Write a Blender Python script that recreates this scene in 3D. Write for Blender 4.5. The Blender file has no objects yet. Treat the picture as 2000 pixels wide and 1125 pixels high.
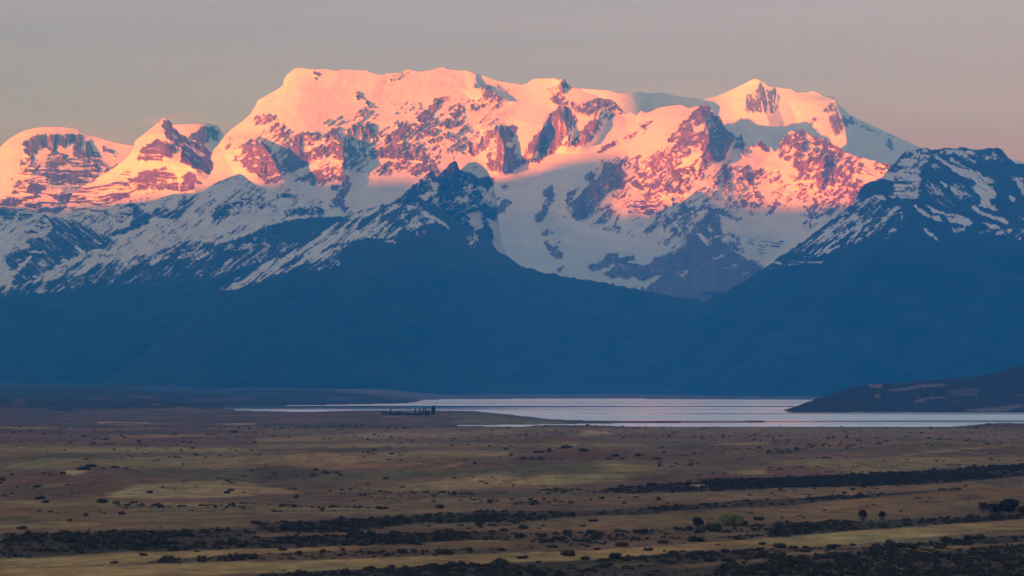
import bpy, math, random
import numpy as np

# ------------------------------------------------------------------ frame, camera, sky, sun, exposure
F, HV, CH = 5671.0, 750.0, 80.0            # focal length and horizon row (2000 px wide frame), eye height above the lake
S = bpy.context.scene
cam_d = bpy.data.cameras.new('camera')
cam = bpy.data.objects.new('camera', cam_d)
S.collection.objects.link(cam)
S.camera = cam
cam_d.sensor_width = 36.0
cam_d.lens = 36.0 * F / 2000.0
cam_d.shift_y = (HV - 562.5) / 2000.0
cam_d.clip_start = 1.0
cam_d.clip_end = 200000.0
cam.location = (0, 0, CH)
cam.rotation_euler = (math.pi / 2, 0, 0)

SKY_TINT = ((0.0, (0.34, 0.33, 1.30)), (0.075, (0.36, 0.335, 1.34)), (0.11, (0.40, 0.38, 1.50)), (0.4, (0.95, 0.97, 1.44)), (0.7, (1.1, 1.04, 1.48)))
SUN_EL, SUN_AZ = math.radians(1.2), math.radians(38.0)     # low behind the camera, to the left
world = bpy.data.worlds.new('World')
S.world = world
world.use_nodes = True
wt = world.node_tree
for n in list(wt.nodes):
    wt.nodes.remove(n)
wo = wt.nodes.new('ShaderNodeOutputWorld')
bg = wt.nodes.new('ShaderNodeBackground')
sky = wt.nodes.new('ShaderNodeTexSky')
sky.sky_type = 'NISHITA'
sky.sun_disc = False
sky.sun_elevation = SUN_EL
sky.sun_rotation = math.pi + SUN_AZ
sky.air_density = 1.0
sky.dust_density = 0.3
sky.ozone_density = 1.0
bg.inputs['Strength'].default_value = 0.15
# low sky dimmed to mauve; sky overhead tinted brighter to light the plain
wg = wt.nodes.new('ShaderNodeNewGeometry')
wx = wt.nodes.new('ShaderNodeTexCoord')
wsep = wt.nodes.new('ShaderNodeSeparateXYZ')
wt.links.new(wx.outputs['Generated'], wsep.inputs[0])
wr = wt.nodes.new('ShaderNodeValToRGB')
wt.links.new(wsep.outputs['Z'], wr.inputs[0])
while len(wr.color_ramp.elements) < 5:
    wr.color_ramp.elements.new(0.5)
for e, (p_, c_) in zip(wr.color_ramp.elements, SKY_TINT):
    e.position = p_; e.color = (*c_, 1)
wm = wt.nodes.new('ShaderNodeMix'); wm.data_type = 'RGBA'; wm.blend_type = 'MULTIPLY'; wm.inputs[0].default_value = 1.0
wt.links.new(sky.outputs[0], wm.inputs[6]); wt.links.new(wr.outputs[0], wm.inputs[7])
# faint high cloud streaks
wmap = wt.nodes.new('ShaderNodeMapping'); wmap.inputs['Scale'].default_value = (2.5, 2.5, 42.0); wmap.inputs['Rotation'].default_value = (0.02, 0.03, 0)
wt.links.new(wx.outputs['Generated'], wmap.inputs[0])
wn = wt.nodes.new('ShaderNodeTexNoise'); wn.inputs['Scale'].default_value = 2.2; wn.inputs['Detail'].default_value = 6
wt.links.new(wmap.outputs[0], wn.inputs['Vector'])
wmr = wt.nodes.new('ShaderNodeMapRange'); wmr.inputs[1].default_value = 0.3; wmr.inputs[2].default_value = 0.7; wmr.inputs[3].default_value = 0.94; wmr.inputs[4].default_value = 1.05
wt.links.new(wn.outputs[0], wmr.inputs[0])
wv = wt.nodes.new('ShaderNodeVectorMath'); wv.operation = 'SCALE'
wt.links.new(wm.outputs[2], wv.inputs[0]); wt.links.new(wmr.outputs[0], wv.inputs['Scale'])
# thin wisps of cloud low over the left-hand summits
def wmath(op, p, q=0.0, r_=0.0):
    k = wt.nodes.new('ShaderNodeMath'); k.operation = op
    for i, s_ in enumerate((p, q, r_)):
        if isinstance(s_, (int, float)): k.inputs[i].default_value = s_
        else: wt.links.new(s_, k.inputs[i])
    return k.outputs[0]
wax = wmath('DIVIDE', wsep.outputs['X'], wmath('MAXIMUM', wsep.outputs['Y'], 0.01))
waz = wmath('DIVIDE', wsep.outputs['Z'], wmath('MAXIMUM', wsep.outputs['Y'], 0.01))
wsum = 0.0
for (cu_, cv_, ru_, rv_, tl_, am_) in ((205, 264, 75, 9, 0.20, 0.9), (330, 232, 62, 7, -0.16, 0.8), (400, 243, 70, 8, 0.12, 0.55), (300, 236, 40, 4, -0.25, 0.9), (130, 246, 90, 5, -0.02, 0.35), (1830, 208, 260, 6, -0.03, 0.3), (1250, 196, 90, 10, 0.05, 0.3)):
    dx_ = wmath('SUBTRACT', wax, (cu_ - 1000) / F)
    dz_ = wmath('ADD', wmath('SUBTRACT', waz, (HV - cv_) / F), wmath('MULTIPLY', dx_, tl_))
    e_ = wmath('ADD', wmath('POWER', wmath('ABSOLUTE', wmath('DIVIDE', dx_, ru_ / F)), 2.0), wmath('POWER', wmath('ABSOLUTE', wmath('DIVIDE', dz_, rv_ / F)), 2.0))
    wsum = wmath('ADD', wsum, wmath('MULTIPLY', wmath('EXPONENT', wmath('MULTIPLY', e_, -1.0)), am_))
wn2 = wt.nodes.new('ShaderNodeTexNoise'); wn2.inputs['Scale'].default_value = 14.0; wn2.inputs['Detail'].default_value = 6
wt.links.new(wmap.outputs[0], wn2.inputs['Vector'])
wcl = wmath('MULTIPLY', wsum, wmath('MULTIPLY', wn2.outputs[0], 0.8))
wcol = wt.nodes.new('ShaderNodeMix'); wcol.data_type = 'RGBA'; wcol.blend_type = 'MIX'; wcol.clamp_factor = True
wt.links.new(wcl, wcol.inputs[0]); wt.links.new(wv.outputs[0], wcol.inputs[6])
wpk = wt.nodes.new('ShaderNodeVectorMath'); wpk.operation = 'MULTIPLY'; wpk.inputs[1].default_value = (1.55, 1.12, 1.15)
wt.links.new(wv.outputs[0], wpk.inputs[0]); wt.links.new(wpk.outputs[0], wcol.inputs[7])
wt.links.new(wcol.outputs[2], bg.inputs[0])
wt.nodes.remove(wg)
wt.links.new(bg.outputs[0], wo.inputs[0])

sun_d = bpy.data.lights.new('sun', 'SUN')
sun_d.energy = 3.8
sun_d.angle = math.radians(0.4)
sun_d.color = (1.0, 0.79, 0.38)
sun = bpy.data.objects.new('sun', sun_d)
S.collection.objects.link(sun)
LD = (math.sin(SUN_AZ) * math.cos(SUN_EL), math.cos(SUN_AZ) * math.cos(SUN_EL), -math.sin(SUN_EL))
from mathutils import Vector
sun.rotation_euler = Vector(LD).to_track_quat('-Z', 'Y').to_euler()

S.view_settings.view_transform = 'Standard'
S.view_settings.look = 'None'
S.view_settings.gamma = 1.0
S.view_settings.use_curve_mapping = False
S.view_settings.exposure = 1.8
S.render.engine = 'CYCLES'
try:
    S.cycles.use_denoising = True
    S.cycles.denoiser = 'OPENIMAGEDENOISE'
except Exception:
    pass
S.cycles.volume_bounces = 2
S.cycles.max_bounces = 6
S.cycles.use_adaptive_sampling = False

# ------------------------------------------------------------------ noise
_r = np.random.RandomState(11)
_T = _r.rand(64, 64, 64).astype(np.float32)

def vn(x, y, z):
    xi = np.floor(x); yi = np.floor(y); zi = np.floor(z)
    fx = (x - xi).astype(np.float32); fy = (y - yi).astype(np.float32); fz = (z - zi).astype(np.float32)
    xi = xi.astype(np.int64) & 63; yi = yi.astype(np.int64) & 63; zi = zi.astype(np.int64) & 63
    x1 = (xi + 1) & 63; y1 = (yi + 1) & 63; z1 = (zi + 1) & 63
    fx = fx * fx * (3 - 2 * fx); fy = fy * fy * (3 - 2 * fy); fz = fz * fz * (3 - 2 * fz)
    a = _T[xi, yi, zi] * (1 - fx) + _T[x1, yi, zi] * fx
    b = _T[xi, y1, zi] * (1 - fx) + _T[x1, y1, zi] * fx
    c = _T[xi, yi, z1] * (1 - fx) + _T[x1, yi, z1] * fx
    d = _T[xi, y1, z1] * (1 - fx) + _T[x1, y1, z1] * fx
    return (a * (1 - fy) + b * fy) * (1 - fz) + (c * (1 - fy) + d * fy) * fz

def fbm(x, y, z, o=4, g=0.5):
    s = 0; a = 1.0; t = 0
    for i in range(o):
        k = 2.03 ** i
        s = s + a * vn(x * k + 7.3 * i, y * k + 3.1 * i, z * k + 5.7 * i)
        t += a; a *= g
    return s / t

def ridged(x, y, z, o=4, g=0.55):
    s = 0; a = 1.0; t = 0
    for i in range(o):
        k = 2.07 ** i
        s = s + a * (1 - np.abs(2 * vn(x * k + 9.1 * i, y * k + 2.3 * i, z * k + 4.9 * i) - 1))
        t += a; a *= g
    return s / t

def sstep(a, b, x):
    t = np.clip((x - a) / (b - a), 0, 1)
    return t * t * (3 - 2 * t)

# ------------------------------------------------------------------ hand-drawn maps (where rock shows and where snow lies)
Q = {'z1': (0, 220, 5.627), 'z2': (250, 220, 5.627), 'z3': (500, 120, 5.627), 'z4': (450, 250, 5.627), 'z5': (700, 220, 5.627),
     'z6': (780, 120, 5.627), 'z7': (950, 140, 5.627), 'z8': (1200, 180, 5.627), 'z9': (1150, 300, 5.627), 'z10': (1400, 140, 5.627),
     'z11': (1420, 240, 5.115), 'z12': (1500, 400, 5.627), 'z13': (0, 380, 5.115), 'z14': (300, 340, 5.115), 'z15': (600, 340, 5.115),
     'z16': (780, 300, 5.115), 'z17': (1000, 320, 4.018), 'z18': (1300, 380, 5.115), 'z19': (1670, 270, 5.115), 'p': (0, 0, 1.0),
     'g1': (0, 720, 2.778), 'g2': (500, 720, 2.778), 'g3': (1000, 720, 2.778), 'g4': (1500, 720, 2.778)}

def poly(frame, text):
    u0, v0, s = Q[frame]
    return np.array([[u0 + float(a) / s, v0 + float(b) / s] for a, b in (q.split(',') for q in text.split())])

def fill(P, W, H, ou, ov, sc):
    """even-odd fill of a polygon on a W x H grid whose cell (i,j) sits at (ou+i*sc, ov+j*sc); returns window and mask"""
    x0 = max(int((P[:, 0].min() - ou) / sc) - 1, 0); x1 = min(int((P[:, 0].max() - ou) / sc) + 2, W)
    y0 = max(int((P[:, 1].min() - ov) / sc) - 1, 0); y1 = min(int((P[:, 1].max() - ov) / sc) + 2, H)
    if x1 <= x0 or y1 <= y0:
        return None
    gx = ou + np.arange(x0, x1) * sc
    gy = ov + np.arange(y0, y1) * sc
    m = np.zeros((y1 - y0, x1 - x0), bool)
    n = len(P)
    for i in range(n):
        ax, ay = P[i]; bx, by = P[(i + 1) % n]
        if ay == by:
            continue
        c = (gy >= min(ay, by)) & (gy < max(ay, by))
        if not c.any():
            continue
        xs = ax + (gy[c] - ay) * (bx - ax) / (by - ay)
        m[c] ^= gx[None, :] < xs[:, None]
    return x0, x1, y0, y1, m

def box1(a, r, ax):
    if r < 1:
        return a
    pad = [(0, 0)] * a.ndim; pad[ax] = (r + 1, r)
    c = np.cumsum(np.pad(a, pad, mode='edge'), axis=ax)
    n = a.shape[ax]
    hi = np.take(c, range(2 * r + 1, 2 * r + 1 + n), axis=ax)
    lo = np.take(c, range(0, n), axis=ax)
    return (hi - lo) / (2 * r + 1)

def blur(a, r):
    for _ in range(2):
        a = box1(box1(a, r, 0), r, 1)
    return a

class Canvas:
    def __init__(self, u0, v0, u1, v1, chans, base, sc=1.0):
        self.u0, self.v0, self.sc = u0, v0, sc
        self.W, self.H = int((u1 - u0) / sc) + 1, int((v1 - v0) / sc) + 1
        self.a = np.zeros((self.H, self.W, chans), np.float32) + np.array(base, np.float32)

    def paint(self, frame, vals, feather, text, alpha=1.0):
        P = poly(frame, text)
        r = max(int(feather / self.sc + 0.5), 0)
        m = 4 * r + 2
        f = fill(P, self.W, self.H, self.u0, self.v0, self.sc)
        if f is None:
            return
        x0, x1, y0, y1, k = f
        X0, X1, Y0, Y1 = max(x0 - m, 0), min(x1 + m, self.W), max(y0 - m, 0), min(y1 + m, self.H)
        w = np.zeros((Y1 - Y0, X1 - X0), np.float32)
        w[y0 - Y0:y1 - Y0, x0 - X0:x1 - X0] = k
        w = blur(w, r)[..., None] * alpha
        A = self.a[Y0:Y1, X0:X1]
        A[:] = A * (1 - w) + np.array(vals, np.float32) * w

    def get(self, u, v):
        x = np.clip((u - self.u0) / self.sc, 0, self.W - 1.001); y = np.clip((v - self.v0) / self.sc, 0, self.H - 1.001)
        xi = x.astype(int); yi = y.astype(int); fx = (x - xi)[..., None]; fy = (y - yi)[..., None]
        A = self.a
        return ((A[yi, xi] * (1 - fx) + A[yi, xi + 1] * fx) * (1 - fy) + (A[yi + 1, xi] * (1 - fx) + A[yi + 1, xi + 1] * fx) * fy)

STY = {'b': 0, 'h': 1, 'v': 2, 'd': 3, 'e': 4, 's': 5}

def rock_canvas(u0, v0, u1, v1, base, ops):
    c = Canvas(u0, v0, u1, v1, 7, [base, 1, 0, 0, 0, 0, 0])
    for frame, st, dens, text in ops:
        w = [0.0] * 6; w[STY[st]] = 1.0
        c.paint(frame, [dens] + w, (2.2 if dens < 0.9 and dens > 0.2 else 1.4) if st != 's' or dens < 1 else 5, text)
    return c

def link(o, parent=None):
    S.collection.objects.link(o)
    if parent is not None:
        o.parent = parent
    return o

def grid_mesh(name, X, Y, Z, attrs=None, smooth=True, mat=None):
    R, Cn = X.shape
    co = np.stack([X, Y, Z], -1).reshape(-1, 3).astype(np.float32)
    idx = np.arange(R * Cn).reshape(R, Cn)
    q = np.stack([idx[:-1, :-1], idx[1:, :-1], idx[1:, 1:], idx[:-1, 1:]], -1).reshape(-1, 4)
    me = bpy.data.meshes.new(name)
    me.vertices.add(len(co)); me.vertices.foreach_set('co', co.ravel())
    me.loops.add(q.size); me.loops.foreach_set('vertex_index', q.ravel().astype(np.int32))
    me.polygons.add(len(q))
    me.polygons.foreach_set('loop_start', np.arange(0, q.size, 4, dtype=np.int32))
    me.polygons.foreach_set('loop_total', np.full(len(q), 4, np.int32))
    me.update(calc_edges=True)
    if smooth:
        me.polygons.foreach_set('use_smooth', np.ones(len(q), bool))
    for k, v in (attrs or {}).items():
        v = np.asarray(v, np.float32)
        if v.ndim == 2:
            me.attributes.new(k, 'FLOAT', 'POINT').data.foreach_set('value', v.ravel())
        else:
            me.attributes.new(k, 'FLOAT_VECTOR', 'POINT').data.foreach_set('vector', v.reshape(-1, 3).ravel())
    if mat:
        me.materials.append(mat)
    return me

def tag(o, label=None, cat=None, group=None, kind=None):
    for k, v in (('label', label), ('category', cat), ('group', group), ('kind', kind)):
        if v:
            o[k] = v
    return o
# ------------------------------------------------------------------ materials
def new_mat(name):
    m = bpy.data.materials.new(name); m.use_nodes = True
    nt = m.node_tree
    b = nt.nodes['Principled BSDF']
    b.inputs['Roughness'].default_value = 0.9
    b.inputs['Specular IOR Level'].default_value = 0.1
    return m, nt, b

def attr(nt, name):
    a = nt.nodes.new('ShaderNodeAttribute'); a.attribute_name = name
    return a

def mixc(nt, fac, c1, c2, mode='MIX'):
    n = nt.nodes.new('ShaderNodeMix'); n.data_type = 'RGBA'; n.blend_type = mode
    for sock, val in ((n.inputs[0], fac), (n.inputs[6], c1), (n.inputs[7], c2)):
        if hasattr(val, 'is_output') or hasattr(val, 'links'):
            nt.links.new(val, sock)
        elif isinstance(val, (int, float)):
            sock.default_value = val
        else:
            sock.default_value = (*val, 1.0)
    return n.outputs[2]

def ntex(nt, scale, detail=4, vec=None, rough=0.6, scl=None):
    n = nt.nodes.new('ShaderNodeTexNoise')
    n.inputs['Scale'].default_value = scale; n.inputs['Detail'].default_value = detail; n.inputs['Roughness'].default_value = rough
    g = nt.nodes.new('ShaderNodeNewGeometry')
    src = g.outputs['Position']
    if scl:
        mp = nt.nodes.new('ShaderNodeMapping'); mp.inputs['Scale'].default_value = scl
        nt.links.new(src, mp.inputs[0]); src = mp.outputs[0]
    nt.links.new(src, n.inputs['Vector'])
    return n.outputs[0]

def ramp(nt, fac, lo, hi, v0=0.0, v1=1.0):
    n = nt.nodes.new('ShaderNodeMapRange'); n.inputs[1].default_value = lo; n.inputs[2].default_value = hi
    n.inputs[3].default_value = v0; n.inputs[4].default_value = v1
    nt.links.new(fac, n.inputs[0])
    return n.outputs[0]

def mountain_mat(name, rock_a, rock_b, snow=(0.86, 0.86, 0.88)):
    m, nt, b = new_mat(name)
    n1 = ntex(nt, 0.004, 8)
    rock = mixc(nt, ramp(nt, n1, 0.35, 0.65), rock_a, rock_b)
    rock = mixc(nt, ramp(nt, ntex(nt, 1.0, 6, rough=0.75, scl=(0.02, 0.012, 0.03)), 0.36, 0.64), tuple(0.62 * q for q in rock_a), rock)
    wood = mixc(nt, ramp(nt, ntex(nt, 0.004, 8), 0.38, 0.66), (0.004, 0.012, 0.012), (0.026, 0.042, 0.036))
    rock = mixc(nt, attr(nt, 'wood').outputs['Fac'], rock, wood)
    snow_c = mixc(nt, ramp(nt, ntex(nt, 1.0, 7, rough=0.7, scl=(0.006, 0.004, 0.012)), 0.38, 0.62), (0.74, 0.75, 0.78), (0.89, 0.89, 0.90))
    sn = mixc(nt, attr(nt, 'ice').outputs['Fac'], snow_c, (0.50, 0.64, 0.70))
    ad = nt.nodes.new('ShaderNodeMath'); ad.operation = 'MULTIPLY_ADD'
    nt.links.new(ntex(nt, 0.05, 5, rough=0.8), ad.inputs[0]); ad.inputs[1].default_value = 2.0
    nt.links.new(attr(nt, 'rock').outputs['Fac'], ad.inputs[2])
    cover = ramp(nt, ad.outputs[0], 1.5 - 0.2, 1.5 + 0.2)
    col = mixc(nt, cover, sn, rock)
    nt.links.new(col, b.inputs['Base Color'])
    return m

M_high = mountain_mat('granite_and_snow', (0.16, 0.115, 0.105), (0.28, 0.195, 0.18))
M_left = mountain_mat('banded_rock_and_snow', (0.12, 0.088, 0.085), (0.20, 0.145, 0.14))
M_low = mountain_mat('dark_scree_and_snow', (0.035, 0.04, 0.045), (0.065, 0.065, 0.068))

# ------------------------------------------------------------------ mountains
def relief(name, label, crest, v_foot, y_foot, spurs, canvas, mat, du=1.75, dv=1.75, prof=1.0, massing=(300, 2400), rough=(110, 330),
           u0=None, u1=None, woodz=(0, 0), jit=1.0, icepoly=None, seed=0.0, tail=True):
    cu, cv, cy = [np.array(a, float) for a in zip(*crest)]
    u0 = cu[0] if u0 is None else u0; u1 = cu[-1] if u1 is None else u1
    us = np.arange(u0, u1 + du, du)
    vc = np.interp(us, cu, cv); yc = np.interp(us, cu, cy)
    vf = np.interp(us, *zip(*v_foot)) if isinstance(v_foot, list) else np.full_like(us, v_foot)
    yf = np.interp(us, *zip(*y_foot)) if isinstance(y_foot, list) else np.full_like(us, y_foot)
    vf = np.maximum(vf, vc + 6)
    n = int(np.max(vf - vc) / dv) + 2
    t = np.linspace(0, 1, n)[:, None]
    # rock shows rougher skyline than snow
    r0 = canvas.get(us, vc + 3)[..., 0] if canvas is not None else np.ones_like(us)
    jj = (fbm(us / 7 + seed, us * 0 + 3.3, us * 0, 3) - 0.5) * 9 * (0.15 + 0.85 * np.clip(r0, 0, 1)) * jit
    vcj = vc + jj
    kr = int(45 / du)
    vs = vc.copy()
    for _ in range(3):
        vs = np.convolve(np.pad(vs, kr, mode='edge'), np.ones(2 * kr + 1) / (2 * kr + 1), 'valid')
    px = t * (vf - vcj)[None]
    V = vs[None] + (vf - vs)[None] * t + (vc - vs)[None] * (1 - t) * np.exp(-px / 70.0) + jj[None] * np.exp(-px / 5.0)
    V = np.maximum.accumulate(V + np.arange(n)[:, None] * 1e-4, 0)
    U = np.repeat(us[None], n, 0)
    ycs = np.convolve(np.pad(yc, kr, mode='edge'), np.ones(2 * kr + 1) / (2 * kr + 1), 'valid')
    tt = (V - vs[None]) / (vf - vs)[None]
    Y = ycs[None] + (yf - ycs)[None] * np.where(tt > 0, np.clip(tt, 0, 1.2) ** prof, tt)
    X = (U - 1000) / F * Y; Z = CH - (V - HV) / F * Y
    sd = seed * 3.7
    # big buttresses and gullies
    D = massing[0] * (ridged(X / massing[1] + sd, Z / (massing[1] * 1.6), Y * 0 + sd, 3) - 0.55) * 1.6 * sstep(0, 0.12, t) 
    for w_l, w_r, pts in spurs:
        pu, pv, ph = [np.array(a, float) for a in zip(*pts)]
        o = np.argsort(pv); pu, pv, ph = pu[o], pv[o], ph[o]
        wob = (fbm(V / 25 + seed, U * 0, U * 0, 3) - 0.5) * 14
        su = np.interp(V, pv, pu) + wob; sh = np.interp(V, pv, ph) * np.where(V < pv[0], np.exp(-np.abs(V - pv[0]) / 5.0), 1.0) * np.where(V > pv[-1], np.exp(-np.abs(V - pv[-1]) / 8.0), 1.0)
        d = U - su
        k = np.where(d < 0, 1 + d / w_l, 1 - d / w_r)
        D = D + sh * np.clip(k, 0, 1) ** 0.9
    # where the rock shows
    ju = (fbm(U / 9 + sd, V / 7, U * 0 + 11, 4, 0.7) - 0.5) * 13; jv = (fbm(U / 9 + sd, V / 7, U * 0 + 17, 4, 0.7) - 0.5) * 9
    C = canvas.get(U + ju, V + jv)
    dens = C[..., 0]; W = C[..., 1:]
    big = (fbm(U / 26 + sd, V / 16, U * 0 + 21, 3, 0.6) - 0.5) * 0.55
    dens = dens + np.where((dens > 0.12) & (dens < 0.88), big, 0.0)
    dens = dens + np.where(dens > 0.97, 1.0, 0.0) * (dens - 0.97) * 20 - 0.25 * (dens < 0.01)
    s = 1.0 / 28000.0 * F
    xx, zz = U / s * 1.0, V / s * 1.0        # metres across and down the face
    wx = (fbm(xx / 260 + sd, zz / 260, xx * 0 + 1.5, 2) - 0.5) * 70
    wz = (fbm(xx / 260 + sd, zz / 260, xx * 0 + 8.5, 2) - 0.5) * 70
    x2, z2 = xx + wx, zz + wz
    def nz(a, b, sa, sb, off):
        n_ = fbm(a / sa + off, b / sb + off * 0.7, a * 0 + off + sd, 4, 0.85)
        r_ = ridged(a / (sa * 1.5) + off * 1.3, b / (sb * 1.5) + off, a * 0 + off + 5 + sd, 4, 0.8)
        q_ = n_ + 0.65 * r_
        q_ = (q_ - q_.mean()) / (q_.std() + 1e-6)
        return 0.5 + 0.5 * np.tanh(0.82 * q_)
    a46, b46 = (x2 * 0.78 - z2 * 0.62), (x2 * 0.62 + z2 * 0.78)
    N = W[..., 0] * nz(a46 * 0.8, b46, 46, 24, 1.0)
    N = N + W[..., 1] * nz(x2, z2, 150, 19, 2.0)
    N = N + W[..., 2] * nz(x2, z2, 19, 120, 3.0)
    a45, b45 = (x2 * 0.78 + z2 * 0.62), (-x2 * 0.62 + z2 * 0.78)
    a46, b46 = (x2 * 0.78 - z2 * 0.62), (x2 * 0.62 + z2 * 0.78)
    N = N + W[..., 3] * nz(a46, b46, 140, 20, 4.0)
    N = N + W[..., 4] * nz(a45, b45, 140, 20, 5.0)
    N = N + W[..., 5] * (0.5 + 0.8 * (nz(x2, z2, 34, 40, 6.0) - 0.5))
    dd = dens - N
    rock = sstep(-0.09, 0.09, dd)
    rmask = np.clip(0.5 + dd * 1.5, 0, 1)
    rough_d = rock * (rough[0] * 1.3 * (ridged(xx / rough[1] + sd, zz / rough[1] / 1.7, Y * 0 + 2, 4, 0.62) - 0.5)
                      + rough[0] * 0.5 * (fbm(xx / 60, zz / 80, Y * 0 + 4, 2) - 0.5))
    soft_d = (1 - rock) * (105 * (fbm(xx / 620 + sd, zz / 330, Y * 0 + 6, 5, 0.55) - 0.5) + 26 * (ridged((xx + 0.5 * zz) / 230 + sd, zz / 640, Y * 0 + 23, 3) - 0.5) + 44 * (ridged(x2 / 700 + sd, zz / 520 + xx / 900, Y * 0 + 9, 3) - 0.5)) + 240 * (fbm(xx / 1300 + sd, zz / 1100, Y * 0 + 12, 2) - 0.5)
    soft_d = soft_d + 22 * (fbm(xx / 130 + sd, zz / 95, Y * 0 + 19, 3, 0.6) - 0.5)
    spire = rock * (W[..., 2] + 0.5 * (W[..., 5] > 0.5)) * 1.0 * rough[0] * (ridged(xx / 95 + sd, zz / 620, Y * 0 + 14, 3, 0.6) - 0.5)
    D = D + rough_d + soft_d + spire + rock * 14
    Y = Y - D
    X = (U - 1000) / F * Y; Z = CH - (V - HV) / F * Y
    ice = np.zeros_like(rock)
    if icepoly is not None:
        ice = icepoly.get(U, V)[..., 0] * (0.55 + 0.9 * (fbm(xx / 260, zz / 60, xx * 0 + 3, 4) - 0.3))
    wood = sstep(woodz[1], woodz[0], Z + (fbm(X / 500, Y / 500, Z / 500, 4) - 0.5) * 500) if woodz[1] > 0 else np.zeros_like(rock)
    # far side and hidden foot
    bx, by, bz = [], [], []
    for k in range(1, 9):
        f = (k / 8.0) ** 1.5
        yy = Y[0] + f * (Z[0] + 60) * 1.35
        bx.append(X[0] * (1 + 0 * f)); by.append(yy); bz.append(Z[0] - f * (Z[0] + 20))
    Xa = np.concatenate([np.array(bx)[::-1], X]); Ya = np.concatenate([np.array(by)[::-1], Y]); Za = np.concatenate([np.array(bz)[::-1], Z])
    rock = rmask
    pr = lambda a: np.concatenate([np.repeat(a[:1], 8, 0), a])
    rock, wood, ice = pr(rock), pr(wood), pr(ice)
    if tail:
        Xa = np.concatenate([Xa, Xa[-1:]]); Ya = np.concatenate([Ya, Ya[-1:] - 200]); Za = np.concatenate([Za, np.full((1, Xa.shape[1]), -20.0)])
        rock, wood, ice = [np.concatenate([a, a[-1:]]) for a in (rock, wood, ice)]
    me = grid_mesh(name, Xa, Ya, Za, {'rock': rock, 'wood': wood, 'ice': np.clip(ice, 0, 1)}, True, mat)
    o = link(bpy.data.objects.new(name, me))
    tag(o, label, 'mountain', None, 'structure')
    return o

def cr(text, y):
    """'u,v u,v ...' -> [(u, v, distance)], distance a number or [(u, y), ...]"""
    out = []
    for q in text.split():
        a, b = q.split(',')
        a = float(a); b = float(b)
        out.append((a, b, float(np.interp(a, *zip(*y))) if isinstance(y, list) else float(y)))
    return out
# far snow peak, right, and the shaded snow plateau beside it
FAR = [('z10', 'v', .68, '460,120 500,120 520,170 560,200 650,180 680,230 690,310 660,400 600,470 480,460 400,430 300,380 330,260 300,240 400,250 420,200'),
       ('z10', 's', .75, '450,150 490,120 510,170 470,185'), ('z10', 's', .8, '300,390 430,430 440,465 400,470 300,420'),
       ('z10', 'b', .5, '1170,400 1240,340 1290,330 1320,450 1250,460 1200,430'), ('z10', 'b', .35, '1240,270 1310,290 1290,330 1250,320'),
       ('z10', 's', .8, '1230,500 1310,465 1300,370 1340,420 1370,480 1450,500 1440,620 1400,600 1350,690 1310,700 1250,620'),
       ('z10', 'b', .75, '1450,470 1490,500 1540,560 1640,590 1630,610 1560,600 1470,570'),
       ('z10', 's', .8, '1050,520 1090,520 1080,560 1050,550'), ('z10', 's', .8, '620,560 660,570 650,590'), ('z10', 'b', .4, '70,320 190,310 190,330 80,330'),
       ('z11', 'b', .62, '1370,25 1560,110 1545,135 1370,50'), ('z11', 's', .75, '1540,160 1610,130 1670,210 1680,300 1620,280 1560,190'),
       ('z11', 'b', .55, '1560,60 1688,130 1688,150 1570,90')]
relief('far_snow_peak', 'far snow peak on the right, pink summit above a blue shaded snowfield',
       cr('1080,178 1110,175 1135,172 1144,173 1190,176 1206,181 1216,182 1226,181 1245,178 1262,182 1280,181 1300,182 1320,187 1345,190 1375,192 1400,188 1420,179 1440,170 1458,161 1468,155 1478,153 1488,158 1500,167 1515,169 1530,171 1545,172 1553,178 1562,180 1575,179 1590,177 1600,181 1608,186 1618,188 1630,190 1634,196 1640,206 1652,216 1662,226 1680,234 1700,243 1740,262 1780,280 1800,289 1830,300 1900,312 1990,313 2020,330 2060,345',
          [(1080, 34800), (1225, 34300), (1405, 37100), (1640, 35600), (1800, 36500), (2060, 37500)]),
       470, 31500, [(60, 30, [(1478, 153, 60), (1500, 240, 300), (1500, 330, 0)]), (90, 170, [(1636, 195, 500), (1650, 260, 1300), (1660, 330, 900)]),
                    (200, 60, [(1290, 182, 0), (1330, 260, 200), (1340, 350, 0)])],
       rock_canvas(1060, 130, 2080, 480, 0.0, FAR), M_high, massing=(110, 2600), rough=(60, 260), seed=2.0, prof=0.9, du=2.0, dv=2.0)

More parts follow.
